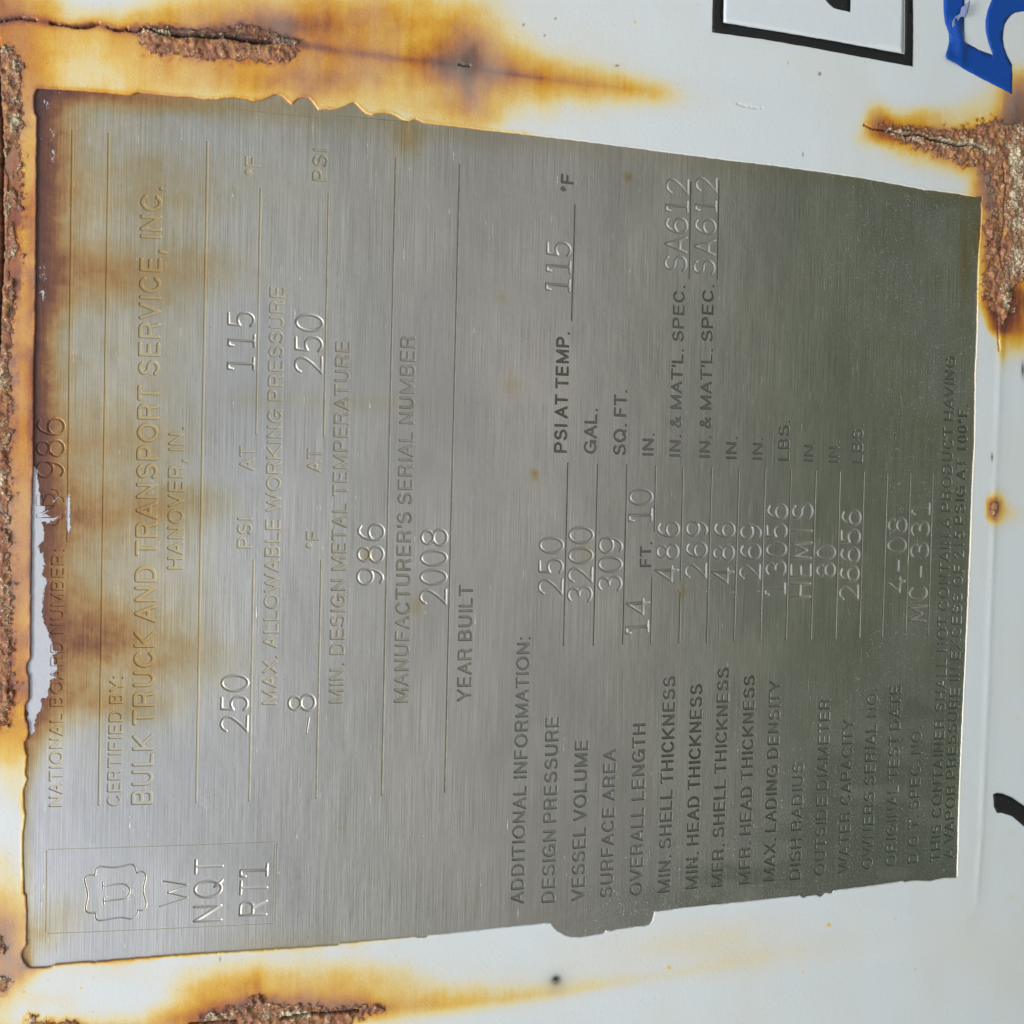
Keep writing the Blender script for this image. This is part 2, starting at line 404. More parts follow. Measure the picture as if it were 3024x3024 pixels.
# ------------------------------------------------------------------ tank shell: fine relief around the plate
def shell_fields(u, v):
    """height (mm above the plate face), stain fields and part ids for points on the tank"""
    X, Y = pix(u, v); f = {}
    nz = fbm(X / 70, Y / 70, 1); nf = fbm(X / 14, Y / 14, 2); nff = fbm(X / 5, Y / 5, 9, 3)
    R = np.zeros(X.shape)                     # rust, combined as 1 - prod(1 - a)
    inv = np.ones(X.shape)
    def add(a):
        nonlocal inv
        inv = inv * (1 - np.clip(a, 0, .995))
    def blob(cx, cy, sx, sy, amp, rot=0, p=2.0):
        c, s = math.cos(rot), math.sin(rot); dx, dy = X - cx, Y - cy
        q = np.hypot((dx * c + dy * s) / sx, (-dx * s + dy * c) / sy)
        add(amp * np.exp(-q ** p) * (.75 + .5 * nz))
    # --- top seam
    d, s, sd_ = pdist(X, Y, PAD_TOP)
    xs = X
    up = sd_ < 0
    env = np.interp(xs, [-200, 0, 300, 420, 900, 1250, 1400, 1700, 1950, 2050], [.75, .8, .72, .85, .90, .88, .88, .72, .26, 0])
    wu = np.interp(xs, [-200, 0, 220, 300, 420, 900, 1150, 1400, 1700, 1950], [40, 46, 34, 34, 62, 80, 90, 80, 66, 48])
    wd = np.interp(xs, [-200, 0, 420, 900, 1300, 1420, 1700, 1950], [150, 150, 120, 95, 85, 85, 60, 44])
    w = np.where(up, wu, wd) * (.7 + .6 * nz)
    add(env * np.exp(-(d / w) ** 1.15) * np.interp(xs, [900, 1200, 1700], [.60, .66, .62]))
    core = np.interp(xs, [0, 120, 350, 400, 860, 1000, 1300, 1800, 1950], [.75, .6, .62, .75, .7, .35, .30, .12, 0])
    add(core * np.exp(-(d / (8 + 10 * nz)) ** 2))
    crack_d = np.interp(xs, [-260, 0, 40, 110, 150, 225, 290, 330, 345, 405, 410, 870, 900, 950], [1, 1, .5, .3, .8, 1, .9, .2, .8, .7, 1, 1, .4, 0])
    thin = crack_d * np.exp(-(d / (2.4 + 1.8 * np.clip(crack_d, 0, 1))) ** 2) * (xs < 950)
    below = (~up)
    # washes between seam and plate
    blob(620, 230, 300, 90, .34); blob(300, 160, 180, 50, .22); blob(120, 200, 90, 140, .30)
    blob(230, 190, 90, 60, .10); blob(950, 250, 230, 60, .45, .1); blob(1230, 300, 200, 70, .30, .15)
    blob(1400, 330, 70, 60, .36); blob(900, 45, 320, 80, .42); blob(1150, 60, 220, 100, .36); blob(1390, 95, 90, 90, .44); blob(700, 170, 330, 130, .14); blob(1000, 240, 200, 50, .2)
    blob(850, 72, 150, 30, .50); blob(700, 100, 200, 24, .40); blob(560, 60, 170, 50, .26); blob(760, 20, 160, 60, .26); blob(60, 15, 130, 45, .40); blob(1400, 215, 180, 80, .42, .1)
    # the dark blister spot
    blob(1368, 196, 42, 34, .80); blob(1380, 250, 24, 70, .32); blob(1370, 190, 14, 9, .96)
    blob(1375, 193, 110, 95, .50)
    add(.30 * np.exp(-(pdist(X, Y, [(1290, 188), (1368, 195), (1460, 215), (1600, 232)])[0] / 4) ** 2)); blob(1830, 258, 170, 42, .28, .14); blob(1600, 240, 150, 60, .2, .14)
    # --- left margin
    ly = np.interp(Y, [-100, 100, 250, 1500, 2000, 2130, 2200, 2280, 2400, 2560, 2640, 2720, 2900, 2960, 3100], [.60, .50, .64, .72, .74, .66, .42, .12, .02, .06, .36, .54, .50, .2, .1])
    lw = np.interp(Y, [0, 300, 2000, 2200, 2560, 2700, 2850, 2950], [90, 135, 135, 110, 60, 110, 110, 60])
    add(ly * np.exp(-np.clip((X + 40) / (lw * 1.35), 0, 9) ** 4) * (.86 + .28 * nz))
    band = np.exp(-((X - 95) / 13) ** 2) * sstep(300, 700, Y) * (1 - sstep(1700, 2000, Y))
    add((.20 + .4 * nz) * band)
    add(.30 * np.exp(-((Y - (2730 + 8 * nz)) / 55) ** 2) * (X < 140) * np.exp(-np.clip(X / 60, 0, 9) ** 2))
    blob(20, 2790, 40, 75, .50); blob(60, 2850, 45, 60, .32); blob(5, 2900, 30, 35, .4)
    blob(20, 2550, 60, 60, .12); blob(270, 2860, 240, 45, .10); blob(90, 2950, 120, 30, .16); blob(60, 2260, 60, 120, .15)
    # --- bottom margin
    d, s, sd2 = pdist(X, Y, PAD_BOTTOM)
    upb = sd2 > 0
    env = np.interp(xs, [-200, 60, 180, 420, 540, 620, 1050, 1150, 1300, 1550, 1900, 2300], [.3, .45, .62, .45, .62, .78, .75, .62, .5, .36, .12, 0])
    wu = np.interp(xs, [0, 200, 420, 560, 700, 1000, 1150, 1500, 1900], [38, 46, 30, 100, 120, 100, 80, 45, 25]) * (.7 + .6 * nz)
    wd = np.interp(xs, [0, 900, 1150, 1500, 1900], [40, 40, 34, 28, 20])
    sel = np.where(Y < np.interp(xs, [p[0] for p in PAD_BOTTOM][::-1], [p[1] for p in PAD_BOTTOM][::-1]), wu, wd)
    add(env * np.exp(-(d / sel) ** 1.5) * .85)
    blob(760, 2965, 120, 26, .62); blob(760, 2910, 12, 42, .35); blob(620, 3005, 120, 30, .5); blob(980, 2975, 160, 40, .45); blob(700, 2900, 180, 50, .28); blob(1050, 2890, 170, 50, .16)
    blob(1900, 2800, 330, 50, .07, -.15); blob(2250, 2830, 300, 50, .11, -.15); blob(2900, 2800, 120, 120, .07); blob(2120, 2760, 240, 60, .07, -.1)
    db = d
    # --- upper right corner and right margin
    d3, s3, _ = pdist(X, Y, [(2600, 386), (2700, 403), (2850, 430), (2930, 448)])
    w3 = np.where(Y < np.interp(xs, [2560, 2700, 2850, 2930], [378, 403, 430, 445]), 58, 52) * (.65 + .7 * nz)
    add(.80 * np.exp(-(d3 / w3) ** 2.4))
    d4, s4, _ = pdist(X, Y, [(3040, 380), (2985, 420), (2960, 520), (2955, 700), (2950, 850), (2952, 960)])
    w4 = np.interp(Y, [300, 450, 700, 900, 1000, 1080], [84, 72, 68, 54, 34, 14])
    w4 = np.where(X > 2960, w4 * np.interp(Y, [700, 900, 1000], [1.5, 1.5, 1.1]), w4) * (.75 + .5 * nz)
    add(.86 * np.exp(-(d4 / w4) ** 3.0))
    blob(3010, 350, 60, 75, .72); blob(2990, 280, 70, 70, .40); blob(3015, 960, 50, 80, .50); blob(2870, 330, 60, 50, .18); blob(3020, 880, 50, 70, .62); blob(3000, 960, 45, 60, .40); blob(2960, 1010, 16, 60, .40); blob(2905, 560, 30, 60, .50); blob(2880, 480, 60, 40, .48)
    blob(2780, 470, 110, 40, .30); blob(3024, 250, 30, 50, .18); blob(2730, 340, 90, 26, .30)
    blob(2932, 1505, 16, 32, .82); blob(2945, 1500, 26, 42, .52); blob(2985, 1520, 40, 30, .18)
    # small chips in the white paint
    for cx, cy, a, b, k in [(2446, 2731, 9, 7, .72), (1975, 2857, 7, 7, .6), (2702, 2862, 4, 4, .7), (2370, 2870, 3, 5, .6), (240, 2916, 4, 4, .72), (73, 2927, 7, 6, .45), (2640, 2715, 5, 4, .4), (2985, 2652, 5, 5, .4), (1874, 65, 5, 5, .7), (3005, 2122, 5, 8, .4), (2326, 187, 6, 5, .5), (2420, 221, 5, 5, .4)]:
        blob(cx, cy, a * .8, b * .8, k * .62)
    # rust creeping out from under the plate edge
    E = [tuple(p) for p in EDGE_UV[::2]] + [tuple(EDGE_UV[0])]
    de, se, _ = pdist(u, v, E)
    nearfac = np.interp(X, [60, 400, 900, 1500, 1800, 2300, 2700, 2950], [.62, .5, .40, .26, .03, .04, .06, .17])
    nearfac = np.where(Y > 1500, np.interp(X, [50, 400, 700, 1100, 1400, 2500, 2900], [.78, .66, .36, .20, .03, .03, .14]), nearfac)
    nearfac = np.where((X < 130) & (Y > 2150) & (Y < 2600), .50, nearfac)
    add(nearfac * np.exp(-(de / (.28 + .9 * nz * nz)) ** 1.3))
    # pale breathing patches
    # --- crusted rust
    crust = np.zeros(X.shape); cid = np.zeros(X.shape, int)
    regs = [
        (crop(0, 0, [(790, 170), (850, 168), (1000, 205), (1200, 215), (1350, 225), (1450, 245), (1560, 250), (1700, 270), (1660, 330), (1590, 370), (1500, 350), (1350, 345), (1150, 340), (980, 320), (830, 290), (795, 240)]), 1, 9),
        (crop(0, 0, [(860, 160), (1000, 180), (1200, 205), (1350, 215), (1560, 240), (1740, 262), (1560, 190), (1400, 140), (1250, 170), (1000, 165)]), 2, 7),
        ([(-60, 135), (20, 140), (45, 165), (70, 200), (64, 260), (66, 320), (72, 350), (60, 400), (70, 500), (58, 600), (62, 700), (72, 760), (50, 850), (34, 950), (38, 1100), (30, 1250), (28, 1350), (36, 1450), (30, 1600), (36, 1750), (42, 1900), (40, 2000), (44, 2080), (20, 2150), (-60, 2150)], 3, 12),
        ([(2600, 382), (2640, 372), (2700, 378), (2770, 392), (2850, 385), (2900, 370), (2960, 355), (3100, 370), (3100, 560), (3060, 760), (3000, 860), (2985, 930), (2962, 962), (2944, 952), (2930, 900), (2905, 880), (2896, 830), (2915, 760), (2922, 700), (2905, 660), (2925, 640), (2935, 580), (2915, 520), (2880, 490), (2800, 470), (2720, 440), (2650, 418)], 4, 14),
        (crop(0, 2024, [(1115, 1932), (1160, 1890), (1290, 1855), (1400, 1840), (1430, 1790), (1480, 1760), (1500, 1800), (1600, 1830), (1750, 1820), (1932, 1840)]) + [(1120, 2975), (1060, 3000), (1000, 3060), (560, 3070)], 5, 12),
        ([(-60, 2750), (10, 2765), (22, 2790), (14, 2812), (-60, 2825)], 6, 7),
        ([(-60, 2880), (16, 2885), (30, 2892), (12, 2925), (-60, 2935)], 6, 7),
        ([(88, 2998), (110, 3000), (118, 3012), (240, 3020), (240, 3070), (60, 3070), (78, 3022)], 7, 8),
        ([(2925, 1488), (2938, 1486), (2940, 1512), (2932, 1526), (2924, 1520)], 8, 5),
    ]
    for poly, k, soft in regs:
        ins = inpoly(X, Y, poly); dd, _, _ = pdist(X, Y, poly + [poly[0]])
        sdist = np.where(ins, dd, -dd) + (nf - .5) * soft * 4.0 + (nff - .5) * soft * 1.6 + (nz - .55) * soft * 1.5
        c = sstep(-soft * .9, soft * 1.1, sdist) * (.85 + .15 * nf) * (.62 if k in (2,) else 1)
        add(.52 * sstep(-26, 4, sdist) ** 1.5 * (.7 + .5 * nz)); c = c * (sstep(.30, .46, fbm(X / 38, Y / 60, 77, 3) + .14 * (X < 25)) if k == 3 else 1); m = c > crust; crust = np.where(m, c, crust); cid = np.where(m & (c > .5), k, cid)
    rust = 1 - inv
    rust = rust * (1 - .40 * np.exp(-(((X - 250) / 110) ** 2 + ((Y - 180) / 60) ** 2)))
    rust = rust * (1 - .35 * np.exp(-(((X - 1150) / 110) ** 2 + ((Y - 285) / 40) ** 2)))
    # pale flakes concentrate along cracks and on the left margin
    flake = .30 * (fbm(X / 22, Y / 30, 91, 2) > .52) + .55 * np.exp(-(((X - 3005) / 26) ** 2 + ((Y - 660) / 240) ** 2)) + .45 * np.exp(-(((X - 2970) / 16) ** 2 + ((Y - 880) / 60) ** 2)) + .55 * np.exp(-((d3) / 16) ** 2) + .5 * np.exp(-(((X - 2995) / 30) ** 2 + ((Y - 480) / 110) ** 2)) + .45 * np.exp(-(pdist(X, Y, PAD_TOP)[0] / 9) ** 2) * (X < 950) * (X > 400)
    for cx, cy, rx, ry, a in [(50, 300, 18, 50, .3), (30, 650, 20, 60, .35), (40, 880, 20, 60, .3), (25, 1250, 20, 60, .35), (20, 1750, 20, 80, .3), (15, 150, 30, 12, .8), (55, 190, 14, 24, .8), (42, 245, 8, 12, .6), (45, 350, 26, 12, .95), (45, 378, 12, 14, .9), (55, 485, 16, 14, 1.0), (36, 520, 8, 12, .6), (20, 430, 12, 60, .35), (12, 1110, 14, 40, .6), (8, 1430, 12, 60, .5), (45, 750, 12, 30, .5), (25, 1500, 12, 50, .3), (640, 2995, 60, 16, .6), (860, 2992, 90, 12, .7), (15, 2890, 16, 10, .8), (8, 2772, 14, 12, .6), (100, 3008, 20, 10, .9)]:
        flake = flake + a * np.exp(-((X - cx) / rx) ** 2 - ((Y - cy) / ry) ** 2)
    # --- cracks
    cr = np.zeros(X.shape)
    def crack(pts, wpx, a=1.0):
        nonlocal cr
        px = [(x + 0, y) for x, y in pts]
        q = pdist(X + (nf - .5) * 6, Y + (nff - .5) * 5, px)[0]
        cr = np.maximum(cr, a * np.exp(-(q / wpx) ** 2))
    crack([(-80, 62), (0, 64), (60, 55), (110, 62)], 2.4, .8)
    crack([(150, 69), (180, 73), (225, 80), (262, 77), (290, 72)], 3.4, .9)
    crack([(225, 80), (262, 79), (280, 74)], 5.5, .9)
    crack([(340, 90), (360, 90), (375, 86)], 3.4, .9); crack([(318, 82), (340, 90)], 1.8, .6)
    crack([(378, 91), (412, 94), (418, 86), (435, 86), (455, 95), (490, 103), (540, 105)], 2.8, 1)
    crack([(520, 106), (600, 108), (660, 113), (695, 112), (712, 120), (760, 125), (800, 126)], 4.2, 1)
    crack(LEFT_SEAM, 4.5, 1)
    crack([(2553, 370), (2580, 382), (2620, 386), (2660, 398), (2700, 400), (2725, 404)], 2.0, .8)
    crack([(2670, 400), (2700, 398), (2720, 400), (2745, 412), (2775, 416), (2810, 426), (2835, 431), (2855, 428), (2880, 434), (2898, 440)], 3.4, 1)
    crack([(2960, 480), (2964, 520), (2966, 560), (2962, 600), (2966, 640), (2960, 690), (2952, 740), (2955, 790)], 2.0, .75)
    crack([(2945, 950), (2948, 1000), (2950, 1035)], 1.6, .5)
    crack([(830, 3006), (900, 2992), (960, 2990), (1000, 2986), (1060, 2984)], 2.6, .9); crack([(560, 3022), (700, 3012)], 2.6, .8)
    crack([(1355, 193), (1368, 195), (1385, 196)], 2.4, .8)
    crack([(2175, 305), (2195, 313), (2222, 319), (2250, 320)], 1.3, .16)
    # --- height
    Pd, _, _ = pdist(u, v, [tuple(p) for p in PAD])
    inside = inpoly(u, v, PAD)
    left_free = True
    sdm = np.where(inside, Pd, -Pd)
    lift = sstep(-7.0, .6, sdm)
    padtop = np.interp(X, [900, 1600], [.40, .17])
    h = BASEH + (padtop - BASEH) * lift
    # the right and lower rims are buried under a smooth weld
    h += .12 * np.exp(-((sdm + .6) / 1.3) ** 2) * (.5 + nz) * sstep(2860, 2900, X)
    cn = fbm(u / 2.1, v / 2.1, 21, 5); cn2 = fbm(u / .8, v / .8, 23, 3)
    h += crust * (1.1 * (cn - .42) + .5 * (cn2 - .5))
    bl = np.maximum(0, fbm(u / 1.7, v / 1.7, 51, 3) - .55); h += crust * bl * 2.6
    h += flake * crust * .35 * (cn2 > .5)
    # lifted paint above the top crack
    tp = pdist(X, Y, PAD_TOP)[0]
    lipm = (X > 420) & (X < 880) & up
    h += np.where(lipm, .7 * np.exp(-((tp - 5) / 7) ** 2), 0)
    h += np.where((X > 2650) & (X < 2905) & (Y < 440) & up, .7 * np.exp(-((tp - 4) / 6) ** 2), 0)
    h += .8 * np.exp(-(((X - 1368) / 40) ** 2 + ((Y - 200) / 30) ** 2)) * .4 + .5 * np.exp(-(((X - 822) / 22) ** 2 + ((Y - 172) / 20) ** 2))
    h += -1.9 * cr
    # raised brittle lip where the paint stops at the plate
    h += np.interp(X, [1100, 1700], [.15, .05]) * np.exp(-(de / .35) ** 2) * (.4 + 1.2 * nf)
    h += .10 * (fbm(u / 14, v / 14, 31, 2) - .5)
    # soft shallow folds of the paint over the pad
    soot = .85 * np.exp(-(((X - 1642) / 13) ** 2 + ((Y - 2893) / 13) ** 2)) * (.5 + nf) + .28 * np.exp(-(((X - 1642) / 34) ** 2 + ((Y - 2900) / 32) ** 2))
    for cx, cy, a, b in [(1822, 194, 6, 3), (1546, 73, 3, 4), (2602, 55, 3, 4), (1608, 105, 3, 3), (2370, 457, 2, 6), (2420, 218, 4, 5), (2928, 1350, 3, 12), (3020, 1092, 5, 22), (650, 2830, 2, 7), (1720, 430, 3, 3), (2287, 12, 3, 3), (1640, 55, 3, 3)]:
        soot = soot + .9 * np.exp(-((X - cx) / a) ** 2 - ((Y - cy) / b) ** 2)
    soot = np.clip(soot, 0, 1)
    return h, rust, np.clip(crust, 0, 1), np.clip(flake, 0, 1), cr, soot, cid, de, sdm

step = .27
cu = atl([(-130, -110), (3150, -110), (3150, 3150), (-130, 3150)])
U0, U1 = cu[:, 0].min(), cu[:, 0].max(); V0, V1 = cu[:, 1].min(), cu[:, 1].max()
nu = int((U1 - U0) / step) + 1; nv = int((V1 - V0) / step) + 1
gu = np.linspace(U0, U1, nu); gv = np.linspace(V0, V1, nv)
GU, GV = np.meshgrid(gu, gv, indexing='ij')
insideE = inpoly(GU, GV, [tuple(p) for p in EDGE_UV])
quad_in = insideE[:-1, :-1] & insideE[1:, :-1] & insideE[:-1, 1:] & insideE[1:, 1:]
nin = insideE[:-1, :-1].astype(int) + insideE[1:, :-1] + insideE[:-1, 1:] + insideE[1:, 1:]
cuc = (GU[:-1, :-1] + GU[1:, 1:]) / 2; cvc = (GV[:-1, :-1] + GV[1:, 1:]) / 2
keep = ~inpoly(cuc, cvc, [tuple(p) for p in EDGE_UV])
idx = np.arange(nu * nv).reshape(nu, nv)
Q = np.stack([idx[:-1, :-1][keep], idx[:-1, 1:][keep], idx[1:, 1:][keep], idx[1:, :-1][keep]], -1)
used, invx = np.unique(Q, return_inverse=True); Q = invx.reshape(Q.shape)
su = GU.ravel()[used].copy(); sv = GV.ravel()[used].copy()
H, RUST, CRUST, FLAKE, CRACK, SOOT, CID, DE, SDM = shell_fields(su, sv)
# vertices on the rim of the opening are drawn onto the traced paint edge
e1 = np.concatenate([Q[:, [0, 1]], Q[:, [1, 2]], Q[:, [2, 3]], Q[:, [3, 0]]])
key = np.sort(e1, 1); kk = key[:, 0].astype(np.int64) * (len(su) + 1) + key[:, 1]
uq, first, cnt = np.unique(kk, return_index=True, return_counts=True)
be = e1[first[cnt == 1]]
outer = (su < U0 + step * .5) | (su > U1 - step * .5) | (sv < V0 + step * .5) | (sv > V1 - step * .5)
be = be[~(outer[be[:, 0]] & outer[be[:, 1]])]
bv = np.unique(be)
EA = EDGE_UV; EB = np.roll(EDGE_UV, -1, 0)
for i in bv:
    p = np.array([su[i], sv[i]]); d = EB - EA; L2 = (d ** 2).sum(1)
    t = np.clip(((p - EA) * d).sum(1) / L2, 0, 1); f = EA + d * t[:, None]
    j = ((f - p) ** 2).sum(1).argmin(); su[i], sv[i] = f[j]
H[bv] = np.where(pix(su[bv], sv[bv])[0] < 1300, np.maximum(H[bv], .22) * .75, np.minimum(H[bv], .20) * .7)
fade = np.minimum.reduce([sstep(U0, U0 + 6, su), sstep(U0, U0 + 6, U0 + U1 - su), sstep(V0, V0 + 6, sv), sstep(V0, V0 + 6, V0 + V1 - sv)])
H = BASEH + (H - BASEH) * fade
P = pos(su, sv, H)
UVMM = np.stack([su, sv, np.zeros_like(su)], -1)
# paint skirt going down behind the plate edge
sk = {int(i): k for k, i in enumerate(bv)}
bP = pos(su[bv], sv[bv], np.full(len(bv), -.6)); base = len(P)
skF = np.array([[a, b, base + sk[int(b)], base + sk[int(a)]] for a, b in be])[:, ::-1]
P = np.concatenate([P, bP]); ext = lambda a: np.concatenate([a, a[bv]])
A_ = {"uvmm": ext(UVMM), "rust": np.concatenate([RUST, np.clip(RUST[bv] + .14 * (pix(su[bv], sv[bv])[0] < 1300), 0, .95)]), "crust": ext(CRUST), "flake": ext(FLAKE), "crack": ext(CRACK), "soot": ext(SOOT)}
fc = lambda a: a[Q].mean(1)
SCAB_ID = {1: 'rust_scab', 2: 'rust_scab', 3: 'rust_scab', 4: 'rust_scab', 5: 'rust_scab', 6: 'rust_scab', 7: 'rust_scab', 8: 'rust_scab'}
SCAB_LABEL = {1: 'blistered red-brown rust under the upper crack', 2: 'cracked rusty lip above the upper crack', 3: 'flaking rust crust down the margin beside the plate top',
              4: 'split brown rust crust round the pad corner near the blue numeral', 5: 'rust crust with pale flakes along the lower seam', 6: 'small rust crumbs at the frame edge', 7: 'pale flaking chip in the lower corner', 8: 'small black rust pit in the white margin'}
tank = empty("storage_tank", "white painted steel tank with rust stains that carries the metal data plate", "tank")
fcid = np.max(CID[Q], 1); fpad = fc(SDM) > -.9
groups = [("tank_wall", (fcid == 0) & ~fpad, None), ("mounting_pad", (fcid == 0) & fpad, "raised white pad welded round the data plate")]
for k in range(1, 9):
    groups.append(("rust_scab", fcid == k, SCAB_LABEL[k]))
for name, msk, lab in groups:
    F = Q[msk]
    if name == "mounting_pad": F = np.concatenate([F, skF])
    if not len(F): continue
    uu, ii = np.unique(F, return_inverse=True)
    o = mesh_obj(name, P[uu], ii.reshape(F.shape), M_PAINT, tank, True, {k: a[uu] for k, a in A_.items()})
    if lab: o['label'] = lab

# the rest of the tank body: a full drum round the detailed patch
def drum():
    V = []; F = []; NA = 220
    L0, L1 = -750.0, 750.0
    us = [L0, U0, U1, L1]
    a0, a1 = V0 / RAD, V1 / RAD
    mid = np.linspace(a0, a1, 60); rest = np.linspace(a1, a0 + 2 * math.pi, NA)
    ang = np.concatenate([mid, rest[1:-1]]); n = len(ang)
    for uu in us:
        for a in ang: V.append((uu, a))
    V = np.array(V); hh = np.full(len(V), BASEH)
    PP = pos(V[:, 0], V[:, 1] * RAD, hh)
    for s in range(3):
        for k in range(n):
            if s == 1 and k < 59: continue
            a = s * n + k; b = s * n + (k + 1) % n
            F.append((a, b, b + n, a + n))
    F = np.array(F)
    uvm = np.stack([V[:, 0], V[:, 1] * RAD, 0 * V[:, 0]], -1); z = np.zeros(len(V))
    mesh_obj("drum", PP, F, M_PAINT, tank, True, {"uvmm": uvm, "rust": z, "crust": z, "flake": z, "crack": z, "soot": z})
    # dished ends
    for s, sg in ((0, -1), (3, 1)):
        rings = 10; VV = []; FF = []
        for r in range(rings + 1):
            t = r / rings * math.pi / 2
            for a in ang[::4]:
                rr = (RAD + BASEH) * math.cos(t); xx = us[s] + sg * 260 * math.sin(t)
                VV.append((xx * MM, (RAD - rr * math.cos(a)) * MM, -rr * math.sin(a) * MM))
        m = len(ang[::4])
        for r in range(rings):
            for k in range(m):
                q = [r * m + k, r * m + (k + 1) % m, (r + 1) * m + (k + 1) % m, (r + 1) * m + k]
                FF.append(q if sg > 0 else q[::-1])
        VV = np.array(VV); z = np.zeros(len(VV))
        mesh_obj("dished_end", VV, np.array(FF), M_PAINT, tank, True, {"uvmm": VV * 1000, "rust": z, "crust": z, "flake": z, "crack": z, "soot": z})
drum()

# ------------------------------------------------------------------ lettering: strokes -> grooves cut into the sheet
def arc(cx, cy, rx, ry, a0, a1, n=10):
    return [(cx + rx * math.cos(math.radians(a0 + (a1 - a0) * i / n)), cy + ry * math.sin(math.radians(a0 + (a1 - a0) * i / n))) for i in range(n + 1)]
G = {  # char: (drawn width in cap heights, advance, strokes on a 0..1 box)
 'A': (.90, .93, [[(0, 0), (.5, 1), (1, 0)], [(.19, .33), (.81, .33)]]),
 'B': (.76, .93, [[(0, 0), (0, 1), (.6, 1)] + arc(.62, .765, .32, .235, 90, -90)[1:] + [(0, .53)], [(.6, .53)] + arc(.66, .265, .34, .265, 90, -90) + [(0, 0)]]),
 'C': (.88, 1.0, [arc(.5, .5, .5, .5, 38, 322, 22)]),
 'D': (.84, 1.0, [[(0, 0), (0, 1), (.42, 1)] + arc(.42, .5, .58, .5, 90, -90, 14)[1:] + [(0, 0)]]),
 'E': (.70, .90, [[(1, 1), (0, 1), (0, 0), (1, 0)], [(0, .52), (.92, .52)]]),
 'F': (.66, .84, [[(1, 1), (0, 1), (0, 0)], [(0, .50), (.88, .50)]]),
 'G': (.93, 1.06, [arc(.5, .5, .5, .5, 42, 330, 22), [(.56, .46), (1, .46), (1, 0)]]),
 'H': (.80, 1.0, [[(0, 0), (0, 1)], [(1, 0), (1, 1)], [(0, .52), (1, .52)]]),
 'I': (.14, .37, [[(.5, 0), (.5, 1)]]),
 'J': (.60, .74, [[(1, 1), (1, .3)] + arc(.5, .28, .5, .28, 0, -180)[1:]]),
 'K': (.84, .94, [[(0, 0), (0, 1)], [(.95, 1), (0, .36)], [(.30, .56), (1, 0)]]),
 'L': (.66, .80, [[(0, 1), (0, 0), (1, 0)]]),
 'M': (.97, 1.16, [[(0, 0), (0, 1), (.5, .03), (1, 1), (1, 0)]]),
 'N': (.80, 1.0, [[(0, 0), (0, 1), (1, 0), (1, 1)]]),
 'O': (.97, 1.08, [arc(.5, .5, .5, .5, 0, 360, 28)]),
 'P': (.76, .91, [[(0, 0), (0, 1), (.6, 1)] + arc(.64, .73, .36, .27, 90, -90)[1:] + [(0, .46)]]),
 'Q': (.97, 1.08, [arc(.5, .5, .5, .5, 0, 360, 28), [(.62, .22), (.97, -.02)]]),
 'R': (.80, .97, [[(0, 0), (0, 1), (.6, 1)] + arc(.64, .745, .33, .255, 90, -90)[1:] + [(0, .49)], [(.62, .49), (.84, .40), (.90, .22), (.92, .08), (1, 0)]]),
 'S': (.80, .92, [arc(.5, .755, .44, .245, 20, 180, 10) + arc(.5, .74, .44, .22, 200, 262, 4) + arc(.52, .275, .48, .255, 82, -10, 8)[0:] + arc(.5, .26, .5, .26, -12, -168, 10)]),
 'T': (.80, .86, [[(0, 1), (1, 1)], [(.5, 1), (.5, 0)]]),
 'U': (.80, 1.0, [[(0, 1), (0, .36)] + arc(.5, .36, .5, .36, 180, 360, 14)[1:] + [(1, 1)]]),
 'V': (.86, .90, [[(0, 1), (.5, 0), (1, 1)]]),
 'W': (1.28, 1.31, [[(0, 1), (.26, 0), (.5, .96), (.74, 0), (1, 1)]]),
 'X': (.86, .92, [[(0, 1), (1, 0)], [(0, 0), (1, 1)]]),
 'Y': (.88, .92, [[(0, 1), (.5, .42), (1, 1)], [(.5, .42), (.5, 0)]]),
 '&': (.82, .93, [[(1, 0), (.22, .74)] + arc(.42, .83, .2, .17, 210, -30, 10)[1:] + [(.14, .42)] + arc(.36, .22, .36, .22, 140, 320, 10)[1:] + [(.92, .48)]]),
 '.': (.15, .37, [[(.5, .075), (.5, .08)]]), ',': (.16, .37, [[(.7, .08), (.6, -.06), (.3, -.15)]]),
 ':': (.15, .37, [[(.5, .07), (.5, .075)], [(.5, .68), (.5, .685)]]), "'": (.14, .27, [[(.5, 1), (.5, .76)]]),
 '-': (.40, .50, [[(0, .4), (1, .4)]]),
 'o': (.36, .50, [arc(.5, .84, .5, .16, 0, 360, 14)]),          # degree ring
 '0': (.66, .78, [arc(.5, .5, .5, .5, 0, 360, 28)]),
 '1': (.42, .78, [[(0, .82), (.55, 1), (.55, 0)]]),
 '2': (.66, .78, [arc(.5, .71, .48, .29, 170, -25, 12) + [(0, 0), (1, 0)]]),
 '3': (.66, .78, [arc(.48, .76, .44, .24, 160, -75, 10) + [(.42, .53)], [(.42, .53)] + arc(.48, .265, .52, .265, 80, -160, 12)]),
 '4': (.66, .78, [[(.78, 0), (.78, 1), (0, .26), (1, .26)]]),
 '5': (.66, .78, [[(.9, 1), (.2, 1), (.1, .52)] + arc(.5, .32, .5, .32, 130, -155, 14)]),
 '6': (.66, .78, [arc(.5, .30, .5, .30, 0, 360, 20), [(0, .32), (.06, .62), (.22, .86), (.5, 1), (.75, .98), (.95, .80)]]),
 '8': (.66, .78, [arc(.5, .76, .42, .24, 0, 360, 18), arc(.5, .27, .5, .27, 0, 360, 20)]),
 '9': (.66, .78, [arc(.5, .70, .5, .30, 0, 360, 20), [(1, .68), (.94, .38), (.78, .14), (.5, 0), (.25, .02), (.05, .20)]]),
}
S_SHAPE = arc(.5, .76, .42, .24, 25, 250, 12) + arc(.5, .27, .5, .27, 70, -155, 12)
G['S'] = (.80, .92, [S_SHAPE])
